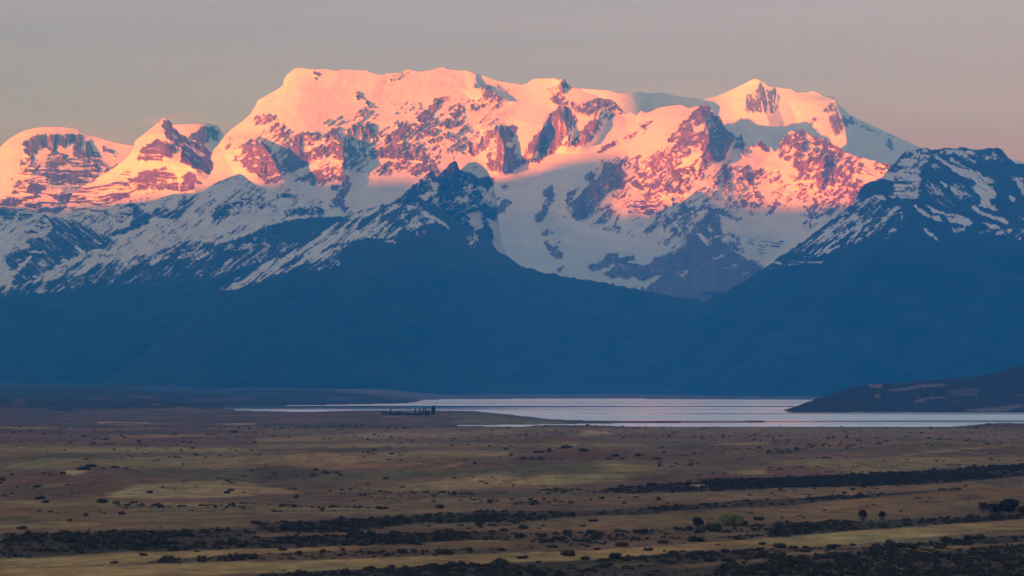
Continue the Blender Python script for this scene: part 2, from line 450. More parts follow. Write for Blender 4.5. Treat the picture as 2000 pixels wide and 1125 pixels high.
# broad snow dome, left
DOME = [('p', 'h', .42, '-60,330 60,300 180,320 260,330 250,410 100,420 -60,410'), ('p', 's', .03, '-100,290 60,262 40,320 20,380 -100,390'), ('z1', 'v', .93, '380,240 480,230 585,235 700,240 760,240 820,250 900,240 910,400 925,490 800,490 800,430 830,300 790,320 700,400 650,360 600,430 560,480 520,520 540,400 500,380 430,400 380,480 330,580 280,640 220,640 240,560 300,500 270,430 290,370 230,370 230,330 330,280'),
        ('z1', 'v', .93, '950,310 985,300 1020,370 1030,450 1000,490 930,490 940,400'), ('z1', 'v', .35, '1030,350 1200,360 1180,420 1060,400'),
        ('z1', 'b', .5, '200,520 330,520 300,640 210,640'), ('z1', 'b', .55, '380,540 450,520 460,600 400,640 360,600'), ('z1', 'b', .3, '90,470 170,450 150,510 100,510'),
        ('z1', 'h', .78, '520,480 700,430 800,500 1080,430 1120,560 1200,570 1180,640 1090,690 1050,780 980,780 780,760 700,720 560,760 440,720 340,670 350,620 480,640 500,560'),
        ('z1', 'h', .8, '750,700 860,640 920,650 960,560 1040,670 1040,770 980,770 780,750'), ('z1', 'h', .75, '650,650 720,570 800,570 740,640 700,710 650,690'),
        ('z1', 'h', .75, '340,640 480,650 460,680 380,690'), ('z1', 'h', .8, '540,740 600,680 630,700 580,750'),
        ('z1', 'b', .8, '1090,395 1210,410 1390,525 1350,530 1300,470 1180,490 1240,440 1130,420'), ('z1', 's', .9, '615,425 745,490 700,495 620,450'),  # first patch paints a shaded snow hollow and its rock rim as rock
        ('z1', 'b', .7, '1060,640 1160,580 1180,620 1090,680'), ('z1', 'b', .5, '1190,600 1400,560 1330,620 1200,640'),
        ('z1', 'h', .95, '300,800 380,760 400,800 530,780 520,820 440,870 330,900 280,880'),
        ('z1', 'h', .92, '550,905 720,900 850,870 1040,850 1000,900 940,970 860,1000 700,1000 620,960'),
        ('z1', 'h', .75, '430,1080 480,1030 610,1000 820,1010 760,1110 600,1100 590,1020 500,1060'),
        ('z1', 'h', .85, '0,970 230,930 310,930 240,1000 180,1050 80,1030'), ('z1', 'h', .85, '0,1065 200,1080 360,1110 360,1200 0,1200'),
        ('z1', 'b', .5, '100,700 200,720 180,790 120,780'), ('z1', 'h', .5, '340,940 480,930 440,1050 330,1050'),
        ('z1', 'h', .5, '1060,830 1220,810 1480,720 1500,780 1240,850 1060,880'), ('z1', 'h', .5, '950,930 1120,930 1080,990 970,1020'),
        ('z1', 'h', .66, '1100,860 1300,740 1688,640 1688,900 1300,900'),
        ('z2', 'v', .88, '650,240 700,215 760,220 780,165 870,155 960,165 1000,180 1020,290 970,320 900,300 830,350 780,340 700,290')]
relief('domed_snow_mountain', 'broad domed snow mountain at the left edge with a rock wall under its cap',
       cr('-140,370 -60,325 -20,300 0,288 10,278 20,270 35,261 50,254 65,250 80,248 100,247 125,248 145,249 152,252 157,257 165,260 190,267 215,275 240,281 262,284 290,278 330,250 340,243 352,242 372,241 400,240 412,242 428,247 436,262 450,275 470,310 490,340 520,380',
          [(-140, 32500), (150, 33000), (260, 32800), (340, 33300), (520, 33300)]),
       470, 29800, [(60, 60, [(40, 262, 0), (60, 330, 120), (50, 400, 50)]), (50, 30, [(150, 255, 0), (160, 300, 70), (165, 360, 0)]),
                    (80, 50, [(120, 370, 250), (100, 430, 250)]), (40, 40, [(395, 242, 0), (395, 280, 50), (400, 320, 0)])],
       rock_canvas(-160, 220, 560, 520, 0.0, DOME), M_left, massing=(170, 2200), rough=(90, 300), seed=3.0)

# the great massif
MAIN = [('p', 'd', .26, '450,290 520,250 640,262 700,245 800,235 880,190 960,190 1000,210 960,250 900,300 860,330 760,345 640,330 480,335'), ('p', 'd', .1, '620,240 760,190 840,200 800,240 660,255'),
        ('p', 'b', .24, '1180,310 1330,290 1440,330 1560,340 1720,330 1700,400 1600,430 1480,400 1350,440 1220,420 1120,380'), ('p', 'd', .16, '1120,340 1200,330 1300,440 1360,450 1330,490 1180,450 1090,420'),
        ('p', 'v', .14, '880,150 960,160 1030,170 1020,185 930,175'),
        ('z2', 'b', .5, '1380,40 1600,20 1610,80 1450,100 1380,110'), ('z2', 'b', .5, '1540,110 1680,80 1700,260 1560,280'), ('z2', 'b', .45, '1060,280 1150,260 1140,360 1080,400'),
        ('z3', 'b', .5, '600,110 740,120 700,200 630,200'), ('z3', 'b', .6, '1090,320 1160,320 1170,390 1220,400 1240,470 1200,480 1190,420 1100,410'),
        ('z3', 'd', .5, '0,620 200,580 210,650 60,700 0,700'), ('z3', 'b', .55, '130,680 310,660 370,790 300,820 180,830'), ('z3', 'd', .4, '300,590 400,560 380,580 320,610'),
        ('z3', 'd', .45, '1500,670 1680,660 1690,700 1500,720'), ('z3', 'd', .35, '1470,190 1690,90 1690,130 1600,190 1480,240'),
        ('z3', 'v', .5, '940,740 1100,690 1170,700 1260,680 1290,780 1400,800 1350,900 1220,920 1150,1010 1080,880 960,800'),
        ('z3', 'v', .85, '1120,700 1160,700 1220,900 1190,920'), ('z3', 'v', .82, '1200,690 1270,680 1270,790 1210,800'),
        ('z5', 'd', .62, '370,190 400,110 540,80 600,200 640,260 460,330 350,340'), ('z5', 'd', .82, '270,320 370,200 530,140 570,190 460,230 400,290 300,340'),
        ('z5', 'd', .85, '640,210 790,240 960,60 940,50 860,130 820,200 650,190'), ('z5', 'b', .6, '900,20 1180,0 1140,120 1000,170 860,190 870,120'),
        ('z5', 'b', .5, '840,260 1060,210 1000,280 900,300'),
        ('z5', 'b', .45, '760,350 1000,300 960,500 830,540 760,450'), ('z5', 'b', .33, '1000,420 1150,420 1150,470 1000,500'),
        ('z5', 'b', .76, '20,390 110,390 300,350 480,340 700,350 760,450 860,560 910,640 870,690 760,640 640,690 560,680 480,640 340,610 300,640 230,610 200,560 150,550 210,520 370,520 110,500 50,520'),
        ('z5', 's', .9, '200,550 330,545 340,610 300,640 230,610'),
        ('z5', 'h', .1, '200,517 440,513 720,530 720,548 300,532'), ('z5', 'd', .08, '730,420 760,430 960,650 900,660 850,560'), ('z5', 'v', .1, '95,380 112,380 108,510 92,510'),
        ('z5', 'd', .45, '1290,110 1440,40 1400,110 1310,140'), ('z5', 'b', .33, '1000,260 1250,250 1150,340 1000,350'),
        ('z6', 'd', .9, '370,410 450,400 560,380 580,430 530,460 450,500 400,550 330,640 200,660 160,620 300,540'),
        ('z6', 'b', .52, '540,550 720,440 730,560 690,700 500,730 400,820 170,850 160,770 360,780 400,700 490,630'),
        ('z6', 'd', .85, '160,700 330,650 340,690 240,740 170,770'), ('z6', 'd', .8, '390,700 500,610 480,680 420,720'),
        ('z6', 'b', .5, '730,430 900,380 910,320 1020,330 1140,440 1060,530 1020,470 900,520 720,570'), ('z6', 'd', .45, '850,680 1000,580 960,660 870,700'),
        ('z6', 'b', .85, '920,320 960,260 1000,280 1020,340 1140,390 1130,440 1000,380 900,380'),
        ('z6', 's', .9, '940,290 960,250 995,265 1000,320 950,330'),
        # pillar
        ('z4', 'b', .85, '180,200 270,105 310,170 340,180 400,185 480,240 510,300 560,480 590,560 480,610 400,620 340,560 290,500 180,440 80,360 110,270'),
        ('z4', 'v', .9, '300,330 500,300 550,470 400,520 310,480'), ('z4', 'b', .55, '110,270 180,200 260,120 260,220 200,330 100,350'),
        ('z4', 's', .1, '190,332 480,272 492,288 200,347'), ('z4', 'd', .3, '400,640 590,570 680,680 660,710 440,690'), ('z4', 'h', .3, '390,560 530,520 560,530 400,580'),
        ('z4', 's', .92, '20,350 60,300 80,310 70,360'),
        # shaded block and the dappled buttress
        ('z4', 'b', .9, '610,190 760,200 820,280 860,380 830,430 700,460 600,520 560,470 530,380 620,310 640,250'),
        ('z4', 'b', .72, '620,180 820,60 1050,60 1130,140 1200,250 1230,330 1210,380 1120,330 1000,350 870,380 830,310 820,250 880,250 900,210 830,200 740,190'),
        ('z4', 'b', .3, '880,180 1000,110 1080,120 1060,200 900,220'), ('z4', 's', .0, '790,215 880,200 890,255 810,262'),
        ('z4', 'b', .85, '700,560 850,490 1060,430 1150,430 1230,450 1290,520 1310,640 1290,720 1240,760 1240,830 1350,935 1300,940 1130,850 1100,810 1160,740 1090,650 1120,630 1230,620 1120,580 1000,620 880,640 860,590'),
        ('z4', 's', .0, '1150,580 1240,570 1230,640 1140,620'), ('z4', 's', .9, '1060,50 1150,60 1180,130 1240,250 1280,330 1280,460 1220,400 1210,280 1170,150'),
        ('z4', 'v', .62, '1150,50 1250,90 1370,190 1430,330 1350,310 1290,300 1200,200'), ('z4', 's', .9, '1360,200 1430,330 1350,320 1280,290'),
        ('z4', 'b', .92, '1090,0 1200,0 1140,70 1090,40'), ('z4', 'h', .2, '1500,350 1688,350 1688,400 1560,380'),
        # spires in the middle
        ('z7', 'v', .88, '0,650 90,690 130,590 340,600 290,700 280,800 350,820 380,900 420,830 470,780 480,870 520,870 640,950 600,1000 540,1020 440,990 380,1040 320,1080 220,1125 30,1100 0,1000'),
        ('z6', 'v', .9, '880,900 960,760 1000,760 1050,720 1080,700 1110,720 1150,710 1220,710 1300,710 1250,820 1230,900 1310,920 1280,1000 1290,1125 1080,1125 1000,1100 940,1020 1000,960 960,990 900,1000'),
        ('z6', 'v', .85, '760,890 870,890 870,1000 820,1050 750,1010'), ('z6', 's', .1, '1000,850 1050,810 1050,900 1000,960 950,980'),
        ('z6', 'b', .45, '960,950 1060,960 1060,1100 960,1060'), ('z7', 'b', .4, '500,870 600,870 640,950 540,960 430,930 440,900'), ('z7', 's', .05, '210,770 270,760 285,830 215,835'),
        ('z7', 'b', .3, '330,860 420,840 400,960 330,1000'),
        # steep wall
        ('z7', 'v', .96, '460,780 560,660 620,600 690,460 770,420 800,380 840,370 900,380 980,470 990,520 960,620 930,700 900,780 860,820 810,830 740,900 650,920 610,870 520,870 470,870'),
        ('z7', 'b', .72, '680,180 790,120 860,110 880,180 850,270 900,330 900,380 790,370 750,350 690,300 720,250 680,230'), ('z7', 's', .95, '820,110 865,110 860,230 820,230'),
        ('z7', 'b', .9, '820,80 860,80 920,150 930,180 850,160'), ('z7', 's', .15, '780,372 910,376 910,383 790,382'), ('z7', 'd', .15, '840,780 930,640 945,650 860,800'),
        ('z7', 'b', .35, '640,800 800,800 810,820 700,810'),
        ('z7', 'b', .7, '970,340 1060,340 1170,340 1270,280 1400,320 1480,400 1510,460 1400,470 1380,530 1320,520 1250,600 1200,700 1120,780 1040,830 920,810 940,760 1030,680 1120,560 1210,480 1190,450 1100,480 1020,440 980,400'),
        ('z7', 's', .95, '920,810 940,760 1030,680 1120,560 1210,480 1230,560 1120,720 1040,830'), ('z7', 'b', .95, '1010,400 1180,430 1100,480 1020,450'),
        ('z7', 's', .1, '970,770 1060,680 1070,695 985,785'), ('z7', 's', .9, '1160,300 1270,280 1400,330 1300,390 1250,370'),
        ('z7', 'b', .65, '990,510 1040,540 1020,580 980,620 970,560'), ('z7', 's', .9, '920,340 970,330 985,440 940,400'),
        ('z7', 's', .9, '1490,740 1520,700 1560,690 1560,740'), ('z7', 's', .92, '1570,690 1650,660 1640,710 1590,750'),
        ('z7', 's', .9, '1210,905 1290,820 1400,750 1410,820 1330,840 1260,890'), ('z7', 'b', .5, '1400,740 1480,740 1460,820 1410,830'),
        # pointed rock peak and the face below it
        ('z8', 'b', .7, '600,590 760,570 870,620 960,620 1040,740 1120,740 1200,760 1000,960 900,1010 780,1125 380,1125 330,1000 260,920 210,860 130,860 110,780 0,780 0,730 120,710 250,720 370,710 500,630'),
        ('z8', 'b', .9, '690,370 790,290 870,220 960,150 1040,130 1090,230 1150,260 1210,380 1350,490 1300,560 1200,520 1130,520 1180,600 1260,620 1200,740 1060,740 970,660 940,610 860,610 700,560 610,560 590,520 640,450 690,420'),
        ('z8', 'b', .55, '600,560 640,450 700,420 740,460 700,540'), ('z8', 's', .05, '840,350 910,380 980,340 960,440 900,450 850,400'), ('z8', 'e', .3, '1040,440 1160,470 1100,500 1050,470'),
        ('z8', 's', .97, '1100,510 1240,520 1300,560 1260,620 1210,710 1150,640'), ('z8', 's', .1, '1150,580 1190,575 1190,605 1155,605'),
        ('z8', 'd', .08, '720,820 860,660 950,620 960,680 880,770 830,830'), ('z8', 'b', .75, '700,600 850,640 830,700 720,690'),
        ('z8', 'b', .3, '280,830 330,820 440,830 400,880 300,900'), ('z8', 'b', .3, '620,1000 740,960 700,1010'),
        ('z8', 'd', .18, '1050,740 1210,760 1380,510 1330,620 1290,760 1200,870 1060,1000 900,1125 820,1125 960,960'), ('z8', 'b', .6, '1120,870 1270,840 1240,960 1140,1040 1090,1030'),
        ('z8', 'b', .5, '1300,830 1480,810 1600,850 1680,890 1660,1000 1600,920 1520,960 1400,920 1310,890'), ('z8', 's', .85, '1410,900 1560,850 1600,900 1500,970 1420,960'),
        ('z8', 's', .8, '1440,990 1530,1000 1520,1035'), ('z8', 'b', .75, '1340,520 1390,455 1430,540 1440,590 1440,680 1400,690 1390,620 1320,600'),
        ('z8', 's', .95, '1430,520 1500,530 1580,550 1610,520 1680,600 1688,660 1600,640 1520,590'), ('z8', 's', .15, '1500,580 1650,640 1640,652 1520,610'),
        ('z8', 'b', .75, '290,330 440,290 430,350 340,400 250,410'), ('z8', 's', .92, '170,460 240,430 230,480 180,515'), ('z8', 'b', .55, '85,510 140,490 130,530'), ('z8', 'b', .6, '790,260 870,215 860,240 800,270'),
        ('z8', 's', .9, '165,230 185,205 185,245'), ('z8', 's', .9, '270,220 320,200 350,235 300,225'), ('z8', 'b', .45, '300,460 345,430 335,465'),
        # shaded rocks around the glacier
        ('z17', 'b', .95, '560,100 610,60 650,80 640,130 570,150'), ('z17', 'd', .95, '415,310 440,230 500,180 515,190 470,270 430,320'),
        ('z17', 'd', .86, '420,370 500,270 620,150 700,90 720,0 870,0 880,60 1000,110 1060,180 1000,200 900,150 860,210 760,210 700,290 640,370 570,430 460,410 480,350'),
        ('z17', 's', .92, '460,400 530,350 640,330 600,400 570,435 500,430'), ('z17', 's', .92, '700,80 860,0 870,60 760,180'),
        ('z17', 'b', .75, '660,460 700,350 760,300 800,330 780,420 720,470'), ('z17', 'b', .5, '760,230 880,190 900,280 780,270'), ('z17', 'h', .65, '870,340 1000,280 1060,300 960,380'),
        ('z17', 'b', .4, '790,380 860,400 880,480 800,520'), ('z17', 'b', .92, '250,200 320,165 330,230 320,300 280,370 240,440 190,470 170,410 240,360 240,310 265,290'),
        ('z17', 'b', .8, '210,550 280,500 330,550 260,570'), ('z17', 's', .92, '240,600 270,600 330,660 410,710 400,750 350,750 300,710'), ('z17', 'b', .8, '335,590 380,610 370,620'), ('z17', 'b', .7, '320,640 370,650 370,680'),
        ('z17', 'b', .6, '340,790 420,800 380,860'),
        ('z17', 's', .9, '590,800 720,750 770,700 840,710 830,740 960,720 970,750 900,790 1000,790 1050,800 1170,710 1230,710 1160,870 1090,880 1000,920 960,890 780,900 710,860 800,810 820,780 700,830 620,850'),
        ('z17', 'b', .62, '1030,380 1200,350 1326,400 1326,560 1230,520 1200,440 1100,400'), ('z17', 's', .85, '1040,520 1080,480 1135,485 1100,530 1070,545'),
        ('z17', 'b', .62, '1000,120 1060,180 1130,260 1220,340 1120,330 1000,250'),
        ('z9', 'b', .62, '600,620 760,580 880,660 980,640 1060,590 1200,520 1300,440 1400,400 1350,520 1200,640 1100,800 1010,910 930,860 850,880 800,820 760,800 700,700'),
        ('z9', 'h', .5, '420,560 700,480 780,600 640,680 420,650'), ('z9', 'd', .3, '1060,480 1300,330 1440,180 1500,200 1400,400 1200,560'),
        # rocks right of the horns
        ('z16', 'b', .88, '960,550 1000,470 1110,440 1100,520 1040,600 950,620 930,670 870,640 860,560'), ('z16', 's', .92, '690,210 800,260 950,240 940,310 850,340 740,300'),
        ('z16', 'b', .62, '990,270 1080,320 1090,380 1030,350'), ('z16', 'b', .4, '930,400 1000,420 1000,470 900,480'),
        # dark foot of the buttress
        ('z17', 's', 1.0, '1326,650 1270,700 1180,780 1160,870 1080,975 900,980 800,945 850,940 900,1125 1326,1125'),
        ('z18', 's', 1.0, '430,160 460,140 510,150 520,200 550,280 560,370 600,480 660,560 700,570 780,640 920,660 910,710 1100,760 1000,1100 0,1100 0,600 110,590 210,500 220,370 290,310 380,230'),
        ('z18', 'e', .2, '290,330 330,350 420,440 470,480 530,540 480,510 420,520 360,460 320,390'), ('z18', 'e', .35, '340,250 440,300 470,380 430,370 380,290'),
        ('z18', 's', .2, '400,450 540,400 540,412 420,462'), ('z18', 'b', .4, '400,665 560,610 700,575 640,610 480,650'), ('z18', 'b', .35, '470,800 600,740 800,650 770,680 640,740 520,790'),
        ('z18', 'b', .4, '740,800 840,765 830,780 750,810'), ('z18', 'b', .55, '90,780 200,730 250,780 180,850'), ('z18', 'h', .6, '440,720 620,740 800,720 760,740 600,760'),
        ('z18', 's', .9, '500,125 640,170 650,200 560,190'), ('z18', 'b', .75, '560,220 640,200 720,220 780,270 700,250'), ('z18', 'b', .88, '600,380 720,400 800,490 740,500 680,450 620,400'),
        ('z18', 'b', .6, '620,430 680,480 800,580 720,560 640,510'), ('z18', 'b', .85, '580,0 650,40 720,100 780,150 910,185 880,195 740,140 660,90 600,30'),
        ('z18', 'b', .62, '720,40 820,60 900,60 1000,110 900,150 820,120 740,100'), ('z18', 's', .88, '990,205 1080,110 1140,60 1135,110 1060,190 1000,215'),
        ('z18', 'h', .22, '840,410 1180,440 1200,500 1050,580 900,640 810,600'), ('z18', 's', .85, '1450,110 1500,60 1650,100 1640,190 1480,240 1450,360 1420,350 1440,200'),
        ('z18', 'd', .1, '1480,200 1530,210 1650,130 1690,180 1430,370 1470,250'), ('z18', 'b', .75, '1360,290 1420,245 1420,280 1380,300'), ('z18', 'b', .3, '1360,60 1440,80 1400,200'),
        # right-hand summit of the massif
        ('z11', 'b', .7, '510,270 540,190 600,90 650,70 740,65 800,90 860,180 930,240 1000,250 1160,300 1290,330 1280,480 1240,540 1360,600 1340,680 1240,740 1100,740 900,700 880,620 820,600 800,570 720,570 700,490 650,430 620,400 540,350'),
        ('z11', 's', .93, '790,80 880,130 970,155 1070,210 1190,300 1100,280 960,235 880,190 830,120'), ('z11', 'b', .92, '990,260 1090,290 1060,460 1000,490 950,460 970,350'),
        ('z11', 'b', .88, '520,280 620,230 640,250 630,400 520,350'), ('z11', 'b', .78, '650,250 700,300 700,400 660,380'), ('z11', 's', .05, '638,240 655,240 650,420 636,420'),
        ('z11', 'b', .8, '640,150 720,180 740,200 710,240 650,200'), ('z11', 'b', .2, '800,110 870,190 930,240 830,300 760,280 790,200'),
        ('z11', 'b', .1, '1310,390 1450,380 1450,520 1400,540 1330,500'), ('z11', 'b', .8, '1450,390 1600,400 1660,410 1560,500 1490,550 1460,460'), ('z11', 's', .85, '1290,330 1310,340 1340,520 1290,500'),
        ('z11', 'b', .3, '700,480 900,480 880,780 720,760'), ('z11', 'b', .72, '720,490 880,480 880,540 740,560'),
        ('z11', 'b', .6, '1080,740 1240,740 1340,680 1100,860 1000,900 900,960 840,960 870,800'), ('z11', 's', .1, '1310,530 1490,545 1370,600')]
ICE = Canvas(380, 120, 1780, 640, 1, 0.0, 2.0)
ICE.paint('p', [0.7], 12, '960,430 1050,410 1180,470 1330,480 1260,560 1100,545 1000,505 960,470')
ICE.paint('p', [0.9], 8, '960,470 1060,500 1140,520 1280,560 1180,560 1060,530 985,500')
ICE.paint('p', [0.6], 8, '1455,450 1540,460 1530,500 1480,515 1450,490')
MAIN_CREST = cr('380,300 400,300 413,296 425,285 440,264 455,250 465,243 475,236 490,222 500,205 504,196 515,190 525,184 540,176 553,167 555,155 560,147 567,141 575,134 590,132 600,134 620,135 640,135 655,138 670,135 690,136 705,137 715,137 725,141 735,145 748,146 757,143 775,142 787,141 797,135 806,137 820,139 835,138 845,136 855,132 865,131 875,134 895,137 910,137 918,139 930,144 950,149 965,155 980,159 1000,162 1020,165 1030,163 1036,158 1045,153 1060,153 1083,152 1092,156 1097,153 1103,154 1108,162 1113,167 1118,171 1128,172 1135,173 1138,178 1154,184 1165,188 1176,191 1190,195 1200,198 1208,206 1216,216 1221,223 1228,221 1231,216 1234,222 1243,225 1250,218 1256,216 1262,221 1275,216 1290,209 1310,206 1330,204 1338,207 1345,211 1360,207 1370,205 1380,204 1387,208 1393,217 1396,223 1405,228 1411,237 1416,248 1425,257 1437,263 1443,268 1446,261 1449,266 1453,275 1460,280 1472,285 1480,279 1487,273 1492,281 1500,284 1506,287 1510,295 1517,296 1521,285 1524,277 1533,266 1540,257 1547,253 1553,257 1561,255 1566,252 1577,259 1592,267 1611,271 1622,278 1634,286 1648,296 1668,304 1690,309 1712,316 1728,319 1745,321 1765,330 1790,345',
                [(380, 29600), (560, 30000), (900, 30900), (1035, 30900), (1110, 30500), (1200, 30300), (1380, 29800), (1450, 29500), (1560, 29500), (1700, 28500), (1790, 28000)])
SP = [(90, 16, [(497, 268, 120), (515, 285, 420), (540, 320, 520), (552, 350, 500), (565, 385, 300), (572, 420, 0)]),
      (70, 12, [(655, 258, 50), (668, 275, 320), (672, 310, 380), (672, 340, 250), (680, 380, 150), (690, 420, 0)]),
      (36, 22, [(968, 245, 80), (975, 262, 320), (984, 290, 420), (985, 325, 420), (985, 345, 0)]),
      (24, 14, [(953, 262, 0), (950, 290, 150), (945, 315, 0)]), (60, 12, [(1074, 218, 60), (1062, 245, 260), (1050, 270, 320), (1040, 300, 300), (1036, 318, 0)]),
      (26, 22, [(1097, 205, 50), (1105, 240, 260), (1108, 270, 260), (1100, 300, 0)]), (18, 10, [(1093, 150, 60), (1097, 170, 140), (1097, 190, 0)]),
      (60, 26, [(950, 165, 0), (962, 178, 200), (978, 192, 240), (985, 202, 0)]), (20, 10, [(924, 145, 60), (930, 165, 140), (935, 180, 0)]),
      (150, 55, [(1372, 204, 120), (1378, 230, 420), (1384, 270, 520), (1372, 300, 500), (1365, 330, 200), (1350, 400, 0)]),
      (50, 70, [(1447, 262, 60), (1435, 285, 110), (1420, 310, 130), (1395, 350, 130), (1380, 400, 200), (1395, 440, 350), (1400, 500, 400), (1400, 570, 300)]),
      (60, 60, [(1565, 252, 60), (1560, 290, 300), (1555, 350, 250), (1540, 400, 0)]), (50, 24, [(1618, 290, 0), (1612, 320, 250), (1605, 340, 150), (1600, 380, 0)]),
      (120, 50, [(1190, 300, 0), (1170, 340, 250), (1150, 380, 250), (1130, 420, 0)]), (60, 30, [(1075, 360, 0), (1065, 390, 150), (1050, 430, 60), (1085, 480, 150), (1095, 510, 0)]),
      (200, 120, [(900, 200, 0), (880, 260, 120), (850, 330, 0)]), (60, 20, [(1180, 200, 0), (1175, 225, 220), (1150, 270, 200), (1120, 300, 0)]),
      (60, 50, [(1260, 350, 0), (1230, 400, 200), (1215, 450, 100), (1200, 500, 0)])]
relief('glaciated_massif', 'huge glaciated massif in the middle, its rock walls and snowfields glowing pink above a shaded glacier',
       MAIN_CREST, [(380, 480), (700, 480), (960, 560), (1200, 620), (1500, 640), (1790, 600)], [(380, 27200), (700, 27300), (960, 26900), (1300, 25800), (1500, 26200), (1790, 26200)],
       SP, rock_canvas(360, 100, 1810, 660, 0.0, MAIN), M_high, massing=(210, 1900), rough=(110, 300), seed=1.0, icepoly=ICE, du=1.65, dv=1.65)

# pyramid peak of banded rock
PYR = [('p', 'h', .45, '100,400 180,345 262,284 262,420 100,440'), ('p', 's', .03, '190,345 262,284 264,272 300,246 322,232 322,262 300,285 280,300 262,320 230,345 180,365'),
       ('z2', 'e', .86, '385,90 470,100 490,150 560,190 700,290 850,370 940,440 1060,530 1180,600 1100,720 1020,740 900,700 760,640 620,570 540,540 530,480 420,500 370,540 250,530 90,510 130,440 190,350 300,310 340,270 380,290 410,220 380,150'),
       ('z2', 'h', .82, '90,510 130,440 190,350 300,310 400,360 420,490 370,540 250,530'), ('z2', 's', .95, '385,90 470,100 490,150 470,190 410,170'),
       ('z2', 'e', .3, '400,270 520,310 700,360 850,460 960,560 1080,650 1000,600 860,520 740,500 560,360 430,320'), ('z2', 'e', .95, '590,370 700,400 860,540 800,620 640,560 570,460'),
       ('z2', 's', .03, '530,370 590,380 560,440 560,540 640,600 680,650 600,670 560,600 400,530 380,520 420,480 500,520'),
       ('z2', 's', .03, '620,570 780,650 1010,740 870,820 780,740 680,650'), ('z2', 's', .03, '250,540 380,530 480,640 400,600 200,640 60,640 0,600 60,560'),
       ('z2', 'h', .86, '170,630 340,620 400,600 480,650 560,700 620,690 690,650 760,760 840,830 700,850 520,860 300,830 100,860 0,750 60,720'),
       ('z2', 'h', .92, '420,770 540,770 520,830 440,830'), ('z2', 'h', .95, '620,690 690,655 760,745 700,740'), ('z2', 'h', .35, '330,740 560,740 560,765 300,765'),
       ('z2', 'v', .08, '560,680 590,680 580,860 555,860'), ('z2', 'd', .4, '0,760 110,760 100,860 40,900 0,880'), ('z2', 'b', .05, '0,880 300,850 840,860 800,980 0,1000'),
       ('z2', 'h', .85, '1000,560 1200,560 1330,570 1340,640 1480,760 1500,830 1400,760 1210,680 1100,680 1030,640'), ('z2', 'h', .3, '1080,600 1180,600 1220,680 1130,680'),
       ('z4', 'h', .95, '100,380 200,400 280,520 420,660 360,650 280,540 200,510 100,500'), ('z4', 'h', .5, '0,370 210,420 210,500 80,500 0,510'), ('z4', 'h', .4, '210,540 290,530 330,620 240,590')]
relief('pyramid_peak', 'sharp pyramid peak of banded rock on the left, lit on its left flank and shaded on its right',
       cr('90,420 130,385 180,352 215,333 240,315 255,300 262,285 264,274 270,270 280,263 292,253 303,245 309,237 316,233 322,231 331,235 335,242 337,249 347,255 360,264 375,274 390,282 402,287 415,297 425,308 437,314 450,318 465,320 480,328 492,334 500,344 512,355 522,364 535,376 560,392',
          [(90, 31000), (262, 31000), (325, 30800), (440, 29300), (500, 28300), (560, 28000)]),
       [(90, 470), (560, 470)], [(90, 29000), (325, 28000), (560, 27300)],
       [(160, 105, [(322, 232, 250), (322, 262, 1000), (320, 290, 1200), (330, 320, 950), (350, 350, 500), (360, 380, 100)]),
        (50, 24, [(345, 290, 0), (365, 310, 120), (385, 345, 140), (395, 370, 0)]), (90, 40, [(250, 330, 0), (230, 370, 120), (220, 400, 0)]),
        (60, 50, [(470, 322, 0), (480, 345, 120), (500, 365, 0)])],
       rock_canvas(70, 220, 600, 500, 0.1, PYR), M_left, massing=(90, 1500), rough=(90, 260), seed=4.0)

